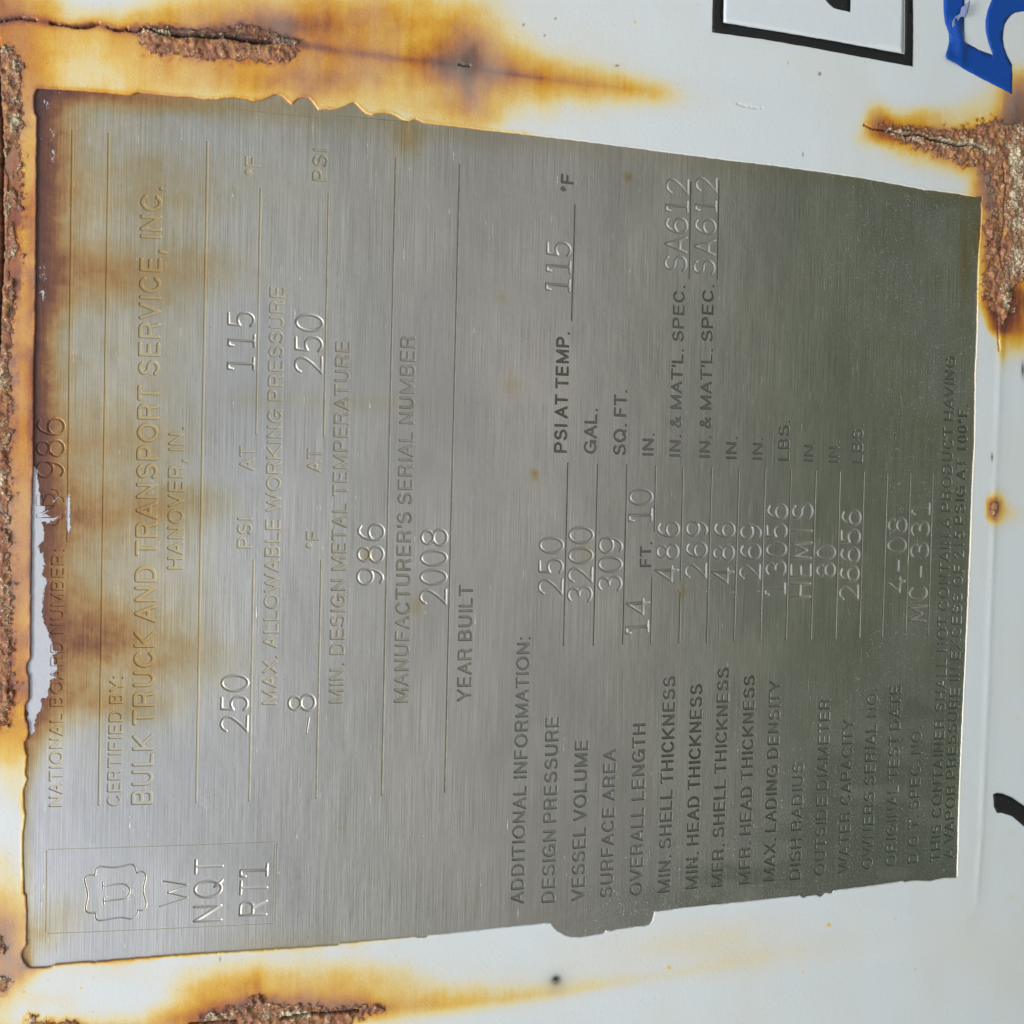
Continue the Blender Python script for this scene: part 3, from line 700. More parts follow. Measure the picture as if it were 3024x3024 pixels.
PG = {  # punches: narrower gothic figures
 '0': (.56, [arc(.5, .5, .5, .5, 0, 360, 30)]),
 '1': (.44, [[(0, .82), (0, 1), (.5, 1), (.5, 0)], [(0, 0), (1, 0)]]),
 '2': (.56, [arc(.5, .72, .46, .28, 165, -20, 12) + [(.62, .36), (.15, .06), (0, 0), (1, 0)]]),
 '3': (.54, [arc(.46, .77, .44, .23, 150, -70, 10) + [(.40, .53)], [(.40, .53)] + arc(.48, .27, .52, .27, 80, -150, 12)]),
 '4': (.58, [[(.76, -.06), (.76, 1), (0, .22), (1.02, .22)]]),
 '5': (.54, [[(.9, 1), (.16, 1), (.08, .54)] + arc(.48, .32, .50, .32, 135, -145, 14)]),
 '6': (.56, [arc(.5, .30, .5, .30, 160, -160, 20), [(.03, .22), (0, .36), (.05, .62), (.2, .84), (.42, .97), (.65, 1), (.88, .90)]]),
 '8': (.56, [arc(.5, .77, .42, .23, -90, 270, 18), arc(.5, .27, .5, .27, 90, 450, 20)]),
 '9': (.56, [arc(.5, .70, .5, .30, -20, -340, 20), [(.97, .78), (1, .64), (.95, .38), (.8, .16), (.58, .03), (.35, 0), (.12, .10)]]),
 '-': (.50, [[(0, .42), (1, .42)]]), '.': (.10, [[(.5, .05), (.5, .06)]]),
 'A': (.66, [[(0, 0), (.5, 1), (1, 0)], [(.2, .32), (.8, .32)]]), 'S': (.56, [S_SHAPE]),
 'C': (.62, [arc(.5, .5, .5, .5, 42, 318, 22)]), 'M': (.70, [[(0, 0), (.08, 1), (.5, .2), (.92, 1), (1, 0)]]),
 'H': (.60, [[(0, 0), (0, 1)], [(1, 0), (1, 1)], [(0, .5), (1, .5)]]), 'E': (.52, [[(1, 1), (0, 1), (0, 0), (1, 0)], [(0, .5), (.85, .5)]]),
 'I': (.10, [[(.5, 0), (.5, 1)]]), 'N': (.60, [[(0, 0), (0, 1), (1, 0), (1, 1)]]), 'T': (.56, [[(0, 1), (1, 1)], [(.5, 1), (.5, 0)]]),
 'Q': (.66, [arc(.5, .5, .5, .5, 0, 360, 28), [(.62, .25), (1.0, -.04)]]), 'R': (.58, [[(0, 0), (0, 1), (.6, 1)] + arc(.62, .76, .34, .24, 90, -90)[1:] + [(0, .52)], [(.5, .52), (1, 0)]]),
 'W': (.86, [[(0, 1), (.27, 0), (.5, .85), (.73, 0), (1, 1)]]),
}

class SDF:
    def __init__(s, strokes):
        s.seg = np.array([(a[0], a[1], b[0], b[1]) for st in strokes for a, b in zip(st[:-1], st[1:])])
    def __call__(s, X, Y):
        best = np.full(np.shape(X), 1e9)
        for x0, y0, x1, y1 in s.seg:
            dx, dy = x1 - x0, y1 - y0; L2 = dx * dx + dy * dy + 1e-12
            t = np.clip(((X - x0) * dx + (Y - y0) * dy) / L2, 0, 1)
            best = np.minimum(best, np.hypot(X - x0 - t * dx, Y - y0 - t * dy))
        return best

def simplify(pts, tol):
    """closed loop Douglas-Peucker"""
    pts = np.asarray(pts); n = len(pts)
    if n < 8: return pts
    keepm = np.zeros(n, bool); a = 0; b = int(((pts - pts[0]) ** 2).sum(1).argmax()); keepm[[a, b]] = True
    st = [(a, b), (b, n)]
    while st:
        i, j = st.pop()
        if j - i < 2: continue
        p = pts[i]; q = pts[j % n]; d = q - p; L = np.hypot(*d) + 1e-12
        seg = pts[i + 1:j]
        dist = np.abs(d[0] * (seg[:, 1] - p[1]) - d[1] * (seg[:, 0] - p[0])) / L
        k = int(dist.argmax())
        if dist[k] > tol: keepm[i + 1 + k] = True; st += [(i, i + 1 + k), (i + 1 + k, j)]
    return pts[keepm]

def contours(f, x0, y0, h, level, tol):
    """marching squares on f[ix, iy] -> closed loops around f < level"""
    g = f - level; nx, ny = g.shape; nxt = {}; P_ = {}
    def ep(i, j, k):
        key_ = (i, j, k)
        if key_ not in P_:
            i2, j2 = (i + 1, j) if k == 0 else (i, j + 1)
            a, b = g[i, j], g[i2, j2]; t = a / (a - b); t = min(max(t, .02), .98)
            P_[key_] = (x0 + h * (i + (t if k == 0 else 0)), y0 + h * (j + (t if k == 1 else 0)))
        return key_
    ins = g < 0
    cells = np.argwhere((ins[:-1, :-1].astype(int) + ins[1:, :-1] + ins[1:, 1:] + ins[:-1, 1:]) % 4 != 0)
    T = {1: [(3, 0)], 2: [(0, 1)], 3: [(3, 1)], 4: [(1, 2)], 6: [(0, 2)], 7: [(3, 2)], 8: [(2, 3)], 9: [(2, 0)], 11: [(2, 1)], 12: [(1, 3)], 13: [(1, 0)], 14: [(0, 3)], 5: [(3, 0), (1, 2)], 10: [(0, 1), (2, 3)]}
    for i, j in cells:
        i, j = int(i), int(j)
        c = ins[i, j] * 1 + ins[i + 1, j] * 2 + ins[i + 1, j + 1] * 4 + ins[i, j + 1] * 8
        for a, b in T[int(c)]:
            E_ = [(i, j, 0), (i + 1, j, 1), (i, j + 1, 0), (i, j, 1)]
            nxt[ep(*E_[a])] = ep(*E_[b])
    loops = []; seen = set()
    for k in list(nxt):
        if k in seen: continue
        lp = []; c = k
        while c is not None and c not in seen:
            seen.add(c); lp.append(P_[c]); c = nxt.get(c)
        if len(lp) > 4:
            lp = simplify(lp, tol)
            if len(lp) > 2: loops.append(lp)
    return loops

def tri(pts, edges):
    r = delaunay_2d_cdt([Vector((float(a), float(b))) for a, b in pts], edges, [], 0, 1e-7)
    return np.array([tuple(p) for p in r[0]]), np.array([f for f in r[2] if len(f) == 3], int), r[3]

CACHE = {}
def glyph(key_, strokes, levels, h):
    """levels: list of (distance, height mm), outermost first -> verts, z, tris, rim loops"""
    if key_ in CACHE: return CACHE[key_]
    sdf = SDF(strokes); m = levels[0][0] + 2 * h
    lo = sdf.seg.reshape(-1, 2).min(0) - m; hi = sdf.seg.reshape(-1, 2).max(0) + m
    nx, ny = np.ceil((hi - lo) / h).astype(int) + 1
    X, Y = np.meshgrid(lo[0] + h * np.arange(nx), lo[1] + h * np.arange(ny), indexing='ij')
    f = sdf(X, Y); pts = []; ed = []; zs = []; rim = []
    for li, (lv, z) in enumerate(levels):
        for lp in contours(f, lo[0], lo[1], h, lv, h * .22):
            n0 = len(pts); pts += [tuple(p) for p in lp]; zs += [z] * len(lp)
            ed += [(n0 + k, n0 + (k + 1) % len(lp)) for k in range(len(lp))]
            if li == 0: rim.append(np.array(lp))
    V, F, ov = tri(pts, ed)
    z = np.array([zs[o[0]] if len(o) else levels[-1][1] for o in ov])
    c = V[F].mean(1); F = F[sdf(c[:, 0], c[:, 1]) < levels[0][0] * .995]
    a = V[F]; ar = (a[:, 1, 0] - a[:, 0, 0]) * (a[:, 2, 1] - a[:, 0, 1]) - (a[:, 2, 0] - a[:, 0, 0]) * (a[:, 1, 1] - a[:, 0, 1])
    F[ar < 0] = F[ar < 0][:, ::-1]
    CACHE[key_] = (V, z, F, rim, sdf, levels[0][0]); return CACHE[key_]

RIMS = []            # (loop in uv mm, instance number)
INST = []            # instance: (M 2x2 inverse, origin, sdf, level)  used to drop sheet faces inside a groove
HOLES_BOX = []       # boxes of the grooves
def place(gl, M, org):
    """M: glyph xy -> (u, v) mm"""
    V, z, F, rim, sdf, lv = gl
    k = len(INST); INST.append((np.linalg.inv(M), org, sdf, lv))
    for lp in rim:
        q = lp @ M.T + org; RIMS.append((q, k))
    q = V @ M.T + org; HOLES_BOX.append((q[:, 0].min(), q[:, 0].max(), q[:, 1].min(), q[:, 1].max()))
    FF = F if np.linalg.det(M) > 0 else F[:, ::-1]
    return q, z, FF

# stain fields for the plate, read by sheet and grooves alike
def plate_attrs(u, v):
    X, Y = pix(u, v); nz = fbm(X / 110, Y / 60, 41, 2); nf = fbm(X / 26, Y / 26, 42, 3)
    inv = np.ones(X.shape)
    def b(cx, cy, sx, sy, a, p=2.0):
        nonlocal inv
        q = np.hypot((X - cx) / sx, (Y - cy) / sy); inv = inv * (1 - np.clip(a * np.exp(-q ** p) * (.7 + .6 * nz), 0, .99))
    xl = np.interp(Y, [260, 700, 1500, 2000, 2300, 2800], [108, 104, 95, 88, 75, 80])
    wl_ = np.interp(Y, [260, 400, 560, 700, 800, 1000, 1150, 1300, 1450, 1560, 1700, 1900, 2080, 2200, 2350, 2750, 2850], [90, 100, 105, 90, 125, 60, 75, 95, 120, 120, 110, 150, 130, 50, 12, 8, 18]) * (.75 + .5 * nf)
    al = np.interp(Y, [250, 600, 1000, 1600, 2000, 2120, 2250, 2500, 2700, 2850], [.97, .95, .92, .92, .90, .85, .55, .22, .30, .6])
    inv *= 1 - np.clip(al * np.exp(-np.clip((X - xl) / (wl_ * 1.02), 0, 9) ** 1.7), 0, .98)
    yt = np.interp(X, [100, 1100, 1700, 2900], [265, 370, 430, 582]); dt = np.clip(Y - yt, -20, 999)
    at_ = np.interp(X, [100, 350, 560, 700, 1000, 1300, 1700, 2600, 2900], [.85, .62, .50, .26, .16, .12, .06, .08, .3])
    inv *= 1 - at_ * np.exp(-np.clip(dt / (14 + 30 * nz), 0, 9) ** 1.3)
    b(360, 820, 250, 75, .32); b(560, 780, 150, 60, .16); b(260, 760, 90, 60, .25); b(420, 560, 240, 120, .15)
    b(330, 1290, 200, 70, .20); b(380, 1510, 200, 60, .36); b(560, 1480, 120, 40, .14); b(260, 1530, 90, 50, .3)
    b(330, 1900, 210, 95, .48); b(260, 1800, 80, 70, .3); b(520, 1950, 160, 70, .16); b(300, 2060, 120, 60, .35); b(430, 2080, 110, 50, .16)
    b(780, 1180, 160, 40, .07); b(1120, 1190, 180, 26, .06); b(1205, 405, 40, 50, .30); b(853, 1570, 5, 9, .6); b(1480, 880, 14, 16, .16); b(1510, 1140, 22, 26, .12)
    b(1855, 525, 5, 8, .55); b(1577, 1402, 3, 10, .75); b(1573, 1420, 3, 8, .7); b(1735, 1630, 20, 18, .10); b(1086, 1640, 14, 18, .2); b(2020, 1748, 10, 7, .4); b(2010, 1765, 5, 14, .35); b(1005, 2450, 5, 5, .3); b(110, 2760, 60, 50, .25); b(180, 2700, 80, 60, .12); b(850, 2790, 200, 40, .10)
    b(2850, 760, 16, 160, .3); b(2885, 700, 10, 60, .55); b(2770, 800, 14, 26, .12); b(1230, 1790, 16, 26, .18)
    b(260, 900, 330, 800, .17, 4); b(330, 1700, 300, 500, .15, 4); b(700, 560, 500, 300, .06)
    stain = 1 - inv
    # overspray flecks on the left rim
    fl = np.zeros(X.shape)
    Wp = [(96, 1372), (112, 1392), (116, 1470), (124, 1520), (112, 1545), (128, 1580), (112, 1620), (132, 1660), (118, 1695), (140, 1720), (128, 1790), (134, 1850), (152, 1895), (158, 1930), (156, 1990), (146, 2030), (124, 2068), (110, 2110), (104, 2140), (84, 2185), (74, 2100), (74, 1960), (90, 1930), (92, 1600)]
    ins = inpoly(X, Y, Wp); dd = pdist(X, Y, Wp + [Wp[0]])[0]; sdw = np.where(ins, dd, -dd)
    fl = np.maximum(fl, 1.15 * sstep(-6, 5, sdw + (nf - .5) * 14))
    for pts, w, a in [([(140, 302), (148, 325), (152, 355), (150, 375), (156, 400)], 7, .75), ([(156, 410), (158, 440), (154, 490)], 3.5, .62), ([(133, 1100), (138, 1160), (142, 1225)], 4, .55), ([(130, 780), (128, 880)], 4, .55),
                      ([(120, 1540), (150, 1545), (165, 1530), (178, 1522)], 5, .75), ([(112, 1500), (140, 1500), (160, 1478), (186, 1462)], 5, .62), ([(201, 1457), (201, 1560)], 5.5, .98), ([(122, 350), (120, 370)], 3, .5), ([(118, 800), (126, 930)], 14, .38), ([(115, 300), (120, 620)], 16, .30), ([(150, 270), (330, 290)], 5, .42)]:
        fl = np.maximum(fl, a * np.exp(-(pdist(X, Y, pts)[0] / w) ** 2))
    # pitting, grime and painted grass reflection grow towards the lower corner of the sheet
    pit = np.clip(sstep(1500, 2700, X) * sstep(1700, 2500, Y) * 1.0 + .55 * sstep(2250, 2800, X) + .4 * sstep(2350, 2700, Y) * sstep(1400, 1900, X) + .25 * sstep(1700, 2300, X) * sstep(1300, 300, Y), 0, 1) * (.55 + .9 * nz)
    pit += .5 * np.exp(-((X - 1250) / 50) ** 2 - ((Y - 2690) / 70) ** 2)
    return {"stain": stain, "flecks": fl, "pits_and_reflection": np.clip(pit, 0, 1), "floor_dark": sstep(350, 2000, X + 200 * (nz - .5)) ** .9 * .85 + .05, "uvmm": np.stack([u, v, 0 * u], -1)}

plate = empty("data_plate", "brushed steel data plate with etched wording and punched numbers on the rusty white tank", "data plate")

def groove_obj(name, parts, mat, label=None, smooth=False, hoff=0.0, parent=None):
    Vs = []; Fs = []; n = 0
    for q, z, F in parts:
        Vs.append(np.column_stack([q, z])); Fs.append(F + n); n += len(q)
    V = np.concatenate(Vs); F = np.concatenate(Fs)[:, ::-1]
    W = pos(V[:, 0], V[:, 1], V[:, 2] + hoff)
    c = W[F]; nn = np.cross(c[:, 1] - c[:, 0], c[:, 2] - c[:, 0])
    if nn[:, 1].sum() > 0: F = F[:, ::-1]
    at_ = plate_attrs(V[:, 0], V[:, 1])
    o = mesh_obj(name, W, F, mat, parent or plate, smooth, at_)
    if label: o['label'] = label
    return o

# --- ruled lines -------------------------------------------------------------
BOXES = []
def rule(p, q, w=.27, depth=.13, lip=.06, name="ruled_line", bevel=.10):
    a, b = atl([p, q]); d = b - a; L = np.hypot(*d); d = d / L; nr = np.array([-d[1], d[0]])
    M = np.column_stack([d, nr]); k = max(2, int(L / 3)); 
    ring = [(t, -w) for t in np.linspace(0, L, k)] + [(t, w) for t in np.linspace(L, 0, k)]
    wi = w - bevel; ring2 = [(t, -wi) for t in np.linspace(bevel, L - bevel, k)] + [(t, wi) for t in np.linspace(L - bevel, bevel, k)]
    n = len(ring); V = np.array(ring + ring2); z = np.array([0.] * n + [-depth] * n); F = []
    for i in range(n):
        j = (i + 1) % n; F += [(i, j, n + j), (i, n + j, n + i)]
    for i in range(k - 1):
        a0, a1, b0, b1 = n + i, n + i + 1, n + 2 * k - 1 - i, n + 2 * k - 2 - i
        F += [(a0, a1, b1), (a0, b1, b0)]
    class R:
        def __call__(s, X, Y): return np.maximum.reduce([-X, X - L, np.abs(Y) - w])
    gl = (V, z, np.array(F), [np.array(ring)], R(), 0.0)
    part = place(gl, M, a)
    qv = part[0]; BOXES.append((qv[:, 0].min(), qv[:, 0].max(), qv[:, 1].min(), qv[:, 1].max()))
    groove_obj(name, [part], M_ETCH)

RULES = [((214.8, 383), (199.5, 1600)), ((322, 391.8), (292.4, 2378.6)), ((613.4, 415.6), (579.7, 2369.8)),
         ((749.5, 1651), (736, 2365.6)), ((769.7, 556.4), (757.2, 1284.7)), ((948.8, 1652), (934.3, 2357.9)), ((970.5, 572), (956.5, 1289.9)),
         ((1169.3, 465.8), (1127.3, 2349)), ((1358, 483), (1313.7, 2340.8)),
         ((1678, 1366), (1665, 1907)), ((1766, 1369), (1753, 1906)), ((1852.5, 1371.6), (1839.5, 1903)), ((1937.4, 1375), (1933, 1570)), ((1926.5, 1704), (1922, 1900.6)), ((2018, 1377), (2006, 1899)),
         ((2102.7, 1380.4), (2087, 1898)), ((2183.4, 1382), (2167.4, 1895.4)), ((2260.5, 1384), (2245.5, 1892.9)), ((2336, 1385.6), (2321, 1890)), ((2410, 1389), (2395, 1888.7)),
         ((2481, 1391.8), (2467.6, 1886.6)), ((2552, 1394.4), (2538, 1884)), ((2620.8, 1396.5), (2605.3, 1881.5)), ((2688.6, 1398.6), (2674, 1878.9)), ((2754.9, 1399.6), (2740.9, 1877.3)),
         ((1699, 603), (1688.5, 948)), ((2041, 536), (2036, 823)), ((2124.5, 533), (2119, 825.6))]
for k, (p, q) in enumerate(RULES):
    w = .29 if k < 3 else .23
    rule(p, q, w)
# thin box round the code stamps
bx = [(137, 2508), (135.6, 2756.4), (813.7, 2725.4), (817.6, 2484.7)]
rule((143, 2508), (812, 2485), .10, .08, name="frame_line", bevel=.05)
rule((141, 2756), (808, 2726), .10, .08, name="frame_line", bevel=.05)
rule((138.5, 2511), (136, 2752), .14, .10, name="frame_line", bevel=.06)
rule((819, 2487), (813.5, 2722), .14, .10, name="frame_line", bevel=.06)
rule((811.5, 2492), (806.5, 2718), .10, .08, name="frame_line", bevel=.05)
# plate outline seen where the paint has torn back
rule((650, 316), (815, 336), .09, .08, name="sheet_edge_line", bevel=.04); rule((822, 337), (948, 348), .09, .08, name="sheet_edge_line", bevel=.04); rule((1004, 342), (1205, 360), .09, .08, name="sheet_edge_line", bevel=.04)

# --- etched captions ---------------------------------------------------------
SW = .19
def etched(text, p, q, cap, sw=SW, mat=None):
    a, b = atl([p, q]); d = b - a; L = np.hypot(*d); d = d / L; up = np.array([d[1], -d[0]])   # towards the cap tops = -v
    if up[1] > 0: up = -up
    t = atl([(p[0] - cap, p[1])])[0]; capmm = abs(t[1] - a[1])
    chars = []; x = 0
    for c in text:
        if c == ' ': x += .34; continue
        w, adv, st = G[c]; lsb = (adv - w) / 2
        if c in '.:,': lsb = .09
        chars.append((c, x + lsb, w)); x += adv
    x0 = chars[0][1]; x1 = chars[-1][1] + chars[-1][2]
    s = L / ((x1 - x0) * capmm)                       # horizontal fit
    parts = []
    for c, cx, w in chars:
        W = w * s
        inx = lambda g: (sw / 2 + g[0] * (max(W, sw + .001) - sw), sw / 2 + g[1] * (1 - sw))
        st = [[inx(g) for g in s_] for s_ in G[c][2]]
        if c in '.:,': st = [[(sw * .55 + (g[0] - .5) * .12, g[1]) for g in s_] for s_ in G[c][2]]
        gl = glyph((c, round(W, 2), sw), st, [(sw / 2, 0.0), (sw / 2 - .030, -.19)], .034)
        M = np.column_stack([d * capmm, up * capmm])
        parts.append(place(gl, M, a + d * (cx - x0) * s * capmm))
    name = "etched_caption"
    groove_obj(name, parts, mat or M_ETCH, "etched words " + text.replace('o', '°'))

CAPS = [("NATIONAL BOARD NUMBER:", (184.8, 2382.7), (192.6, 1623.7), 42), ("CERTIFIED BY:", (357, 2381), (366, 1999), 43),
        ("BULK TRUCK AND TRANSPORT SERVICE, INC.", (452, 2376), (481, 556), 66), ("HANOVER, IN.", (541, 1682), (546, 1263), 49),
        ("PSI", (745.4, 1619.6), (746, 1530.6), 46.6), ("AT", (750.5, 1390.8), (752, 1316.8), 45), ("oF", (767, 520), (768, 463), 45),
        ("MAX. ALLOWABLE WORKING PRESSURE", (818, 2081), (842, 849), 46), ("oF", (945, 1619.6), (946, 1567), 43), ("AT", (949.8, 1396), (951, 1323.5), 45),
        ("PSI", (968, 538), (970, 444), 46.6), ("MIN. DESIGN METAL TEMPERATURE", (1016, 2077), (1036, 1010), 46), ("MANUFACTURER'S SERIAL NUMBER", (1208, 2074.7), (1229, 993), 46),
        ("YEAR BUILT", (1393, 2071), (1399.6, 1726), 44), ("ADDITIONAL INFORMATION:", (1549, 2668), (1568, 1882.5), 41.5),
        ("DESIGN PRESSURE", (1640.8, 2664), (1653, 2117), 42), ("VESSEL VOLUME", (1728.8, 2658), (1739.5, 2185.5), 42), ("SURFACE AREA", (1811.5, 2649), (1822, 2210), 40),
        ("OVERALL LENGTH", (1899.6, 2642.5), (1909.4, 2135), 41), ("MIN. SHELL THICKNESS", (1981, 2634), (1998, 1995.6), 39), ("MIN. HEAD THICKNESS", (2062, 2623), (2077, 2019), 38),
        ("MFR. SHELL THICKNESS", (2137, 2617), (2156, 1970.5), 37), ("MFR. HEAD THICKNESS", (2216.5, 2609), (2233, 1993), 36.5), ("MAX. LADING DENSITY", (2290, 2600), (2308, 2008), 36),
        ("DISH RADIUS", (2366, 2596), (2376, 2250), 35), ("OUTSIDE DIAMETER", (2438, 2583), (2453.5, 2063), 34.5), ("WATER CAPACITY", (2508, 2575), (2523, 2122), 34),
        ("OWNERS SERIAL NO.", (2578, 2565), (2593, 2033), 33.5), ("ORIGINAL TEST DATE", (2647, 2555.6), (2663, 2024), 33.5), ("D.O.T. SPEC. NO.", (2711, 2546.8), (2724, 2145.6), 32),
        ("THIS CONTAINER SHALL NOT CONTAIN A PRODUCT HAVING", (2779, 2543), (2824, 1053), 32), ("A VAPOR PRESSURE IN EXCESS OF 215 PSIG AT 100oF.", (2817, 2534), (2861, 1196), 31),
        ("oF", (1695, 569), (1697, 516), 40), ("PSI AT TEMP.", (1675.5, 1337.5), (1683, 983), 40), ("GAL.", (1763.5, 1340.6), (1766, 1208.6), 40), ("SQ. FT.", (1850.4, 1345), (1854, 1154), 40), ("IN.", (1932.7, 1345.8), (1934, 1281), 36.5),
        ("IN. & MAT'L. SPEC.", (2012, 1349), (2025, 845), 36), ("IN. & MAT'L. SPEC.", (2100.6, 1352), (2110, 842.7), 36), ("FT.", (1925, 1674.5), (1926.5, 1602), 36),
        ("IN.", (2178, 1356), (2179.3, 1291.4), 35), ("IN.", (2254.3, 1358), (2256, 1294), 33), ("LBS.", (2332, 1361), (2334.6, 1243), 35), ("IN.", (2405.5, 1363.4), (2407, 1300), 32), ("IN.", (2478.5, 1366.5), (2479.5, 1303.8), 32), ("LBS.", (2548.3, 1368.5), (2551, 1253.6), 33)]
for t_, p, q, c in CAPS: etched(t_, p, q, c)

# --- punched figures ---------------------------------------------------------
PS = .086
PLEV = lambda k: [(PS / 2 + .040, 0.0), (PS / 2 + .006, .042 * k), (PS / 2 - .028, -.30 * k)]
def punched(text, p, q, cap, jit=1.0):
    a, b = atl([p, q]); d = b - a; L = np.hypot(*d); d = d / L; up = np.array([d[1], -d[0]])
    if up[1] > 0: up = -up
    t = atl([(p[0] - cap, p[1])])[0]; capmm = abs(t[1] - a[1])
    ws = [PG[c][0] * (1.16 if c.isdigit() or c == 'S' else 1.0) for c in text]; n = len(text)
    if n > 1:
        x0 = 0; x1 = L / capmm - ws[-1]; xs_ = [x1 * i / (n - 1) for i in range(n)]
    else: xs_ = [0]
    xs_ = [x + (.64 - w) * .5 * (0 if i in (0, n - 1) else 1) for i, (x, w) in enumerate(zip(xs_, ws))]
    for i, (c, x) in enumerate(zip(text, xs_)):
        w = ws[i]
        if i + 1 < n: w = min(w, xs_[i + 1] - x - .095)
        st = [[(PS / 2 + g[0] * (max(w, PS + .001) - PS), PS / 2 + g[1] * (1 - PS)) for g in s_] for s_ in PG[c][1]]
        gl = glyph(('p', c, round(w, 2)), st, PLEV(1), .017)
        r = math.radians(random.uniform(-1.4, 1.4)) * jit; cr_, sr = math.cos(r), math.sin(r)
        dd = d * cr_ + up * sr; uu = up * cr_ - d * sr
        M = np.column_stack([dd * capmm, uu * capmm]); org = a + d * x * capmm + up * random.uniform(-.01, .02) * capmm * jit
        # keep clear of the ruled line under the figure
        q2 = gl[0] @ M.T + org; lov, hiv = -1e9, 1e9
        for b0, b1, c0, c1 in BOXES:
            if q2[:, 0].max() > b0 and q2[:, 0].min() < b1 and c1 - c0 < 3:
                # local height of the slightly skewed line
                if c0 > q2[:, 1].mean(): hiv = min(hiv, c0 - .05)
                else: lov = max(lov, c1 + .05)
        a0_, a1_ = q2[:, 1].min(), q2[:, 1].max()
        if a1_ - a0_ > hiv - lov:
            M = np.diag([1, (hiv - lov) / (a1_ - a0_)]) @ M; q2 = gl[0] @ M.T + org; a0_, a1_ = q2[:, 1].min(), q2[:, 1].max()
        org = org + np.array([0, max(0, lov - a0_) - max(0, a1_ - hiv)])
        part = place(gl, M, org)
        groove_obj("punched_figure", [part], M_PUNCH, None, True)

PUN = [("986", (196, 1414), (196, 1233), 88), ("250", (734, 2163.8), (735, 1991), 84), ("115", (753, 1095), (755, 920), 82), ("8", (936, 2100.6), (936, 2047), 84),
       ("250", (953, 1106), (957, 929), 85), ("986", (1137, 1729.8), (1139, 1545), 82), ("2008", (1323, 1786.8), (1326, 1560.6), 82),
       ("250", (1666, 1758), (1670, 1586), 74), ("3200", (1752, 1779), (1757, 1555), 76), ("309", (1839, 1748), (1844, 1585), 73), ("14", (1923, 1868.5), (1923, 1765), 71), ("10", (1932, 1539.9), (1932, 1441.5), 72),
       ("486", (2009, 1720), (2013, 1539), 68), ("269", (2091, 1709), (2094, 1538), 66), ("486", (2172, 1724.6), (2174, 1541), 65), ("269", (2249, 1713), (2252, 1546), 65),
       ("13056", (2323, 1756.7), (2327, 1487.6), 63), ("HEMIS", (2396, 1765), (2401, 1485), 64), ("80", (2468, 1705), (2468, 1608), 58), ("26656", (2540, 1771), (2542, 1504.7), 62),
       ("4-08", (2676, 1751.5), (2679, 1528), 58), ("MC-331", (2740, 1837.5), (2748, 1484), 58), ("115", (1686, 864), (1690, 714), 74), ("SA612", (2034.8, 806), (2038, 529), 68), ("SA612", (2119.8, 816.8), (2122, 525), 65),
       ("NQT", (657, 2719), (661, 2534), 86), ("RT1", (788, 2703.6), (793, 2548), 84)]
for t_, p, q, c in PUN: punched(t_, p, q, c)

def free_punch(name, lines, w=.30, label=None):
    """punched mark given as polylines in photo px; w = groove width in mm"""
    L_ = [atl(l) for l in lines]; org = L_[0].mean(0)
    st = [[tuple(x - org) for x in l] for l in L_]
    gl = glyph((name, float(org[0]), float(org[1])), st, [(w / 2 + .14, 0.), (w / 2 + .03, .05), (w / 2 - .08, -.24)], .07)
    part = place(gl, np.eye(2), org)
    groove_obj(name, [part], M_PUNCH, label, True)
def smooth_loop(pts, n=4, closed=True):
    p = np.array(pts, float); out = []; m = len(p)
    for i in range(m if closed else m - 1):
        p0, p1, p2, p3 = (p[(i + k) % m] if closed else p[min(max(i + k, 0), m - 1)] for k in (-1, 0, 1, 2))
        for j in range(n):
            t = j / n; out.append(tuple(.5 * ((2 * p1) + (-p0 + p2) * t + (2 * p0 - 5 * p1 + 4 * p2 - p3) * t * t + (-p0 + 3 * p1 - 3 * p2 + p3) * t ** 3)))
    if not closed: out.append(tuple(p[-1]))
    return out
C3 = lambda pts: crop(0, 2450, pts, 3.22)
shield = [(905, 432), (906, 395), (930, 360), (970, 350), (1080, 360), (1190, 342), (1240, 328), (1275, 342), (1290, 375), (1302, 412), (1322, 400), (1355, 398), (1385, 430), (1383, 480), (1365, 560), (1370, 620), (1390, 690), (1385, 740), (1350, 770), (1312, 765), (1308, 795), (1280, 830), (1240, 850), (1160, 835), (1100, 840), (1020, 855), (945, 865), (915, 845), (905, 790), (860, 795), (825, 780), (815, 740), (835, 640), (825, 560), (805, 480), (820, 445), (860, 430)]
sl = smooth_loop(C3(shield), 3); sl.append(sl[0])
free_punch("clover_stamp_outline", [sl], .30, "lobed outline of the letter U code stamp")
free_punch("punched_letter", [smooth_loop(C3([(982, 535), (1060, 525), (1150, 515), (1200, 525), (1230, 560), (1232, 600), (1205, 645), (1160, 660), (1070, 670), (985, 680)]), 3, False), C3([(975, 503), (978, 562)]), C3([(983, 645), (987, 710)])], .30, "U inside the lobed code stamp")
free_punch("punched_letter", [C3([(1515, 730), (1790, 645), (1590, 600), (1790, 525), (1550, 490)])], .24, "thinly struck W")
free_punch("punched_dash", [crop(0, 2024, [(1748, 272), (1763, 184)])], .42)
C5 = lambda pts: crop(60, 1150, pts, 4.83)
free_punch("board_monogram", [C5([(232, 1828), (500, 1828)]), C5([(232, 1812), (232, 1790), (500, 1665)]), C5([(232, 1655), (490, 1655)]),
            smooth_loop(C5([(232, 1655), (228, 1560), (250, 1505), (300, 1505), (325, 1560), (328, 1650)]), 3, False), smooth_loop(C5([(340, 1650), (345, 1560), (380, 1500), (450, 1500), (495, 1560), (495, 1650)]), 3, False)], .22, "joined letters N and B struck through the rust")
free_punch("punched_scroll", [smooth_loop(C5([(450, 1425), (500, 1430), (535, 1470), (545, 1515), (590, 1535), (622, 1565), (612, 1600)]), 3, False)], .26)
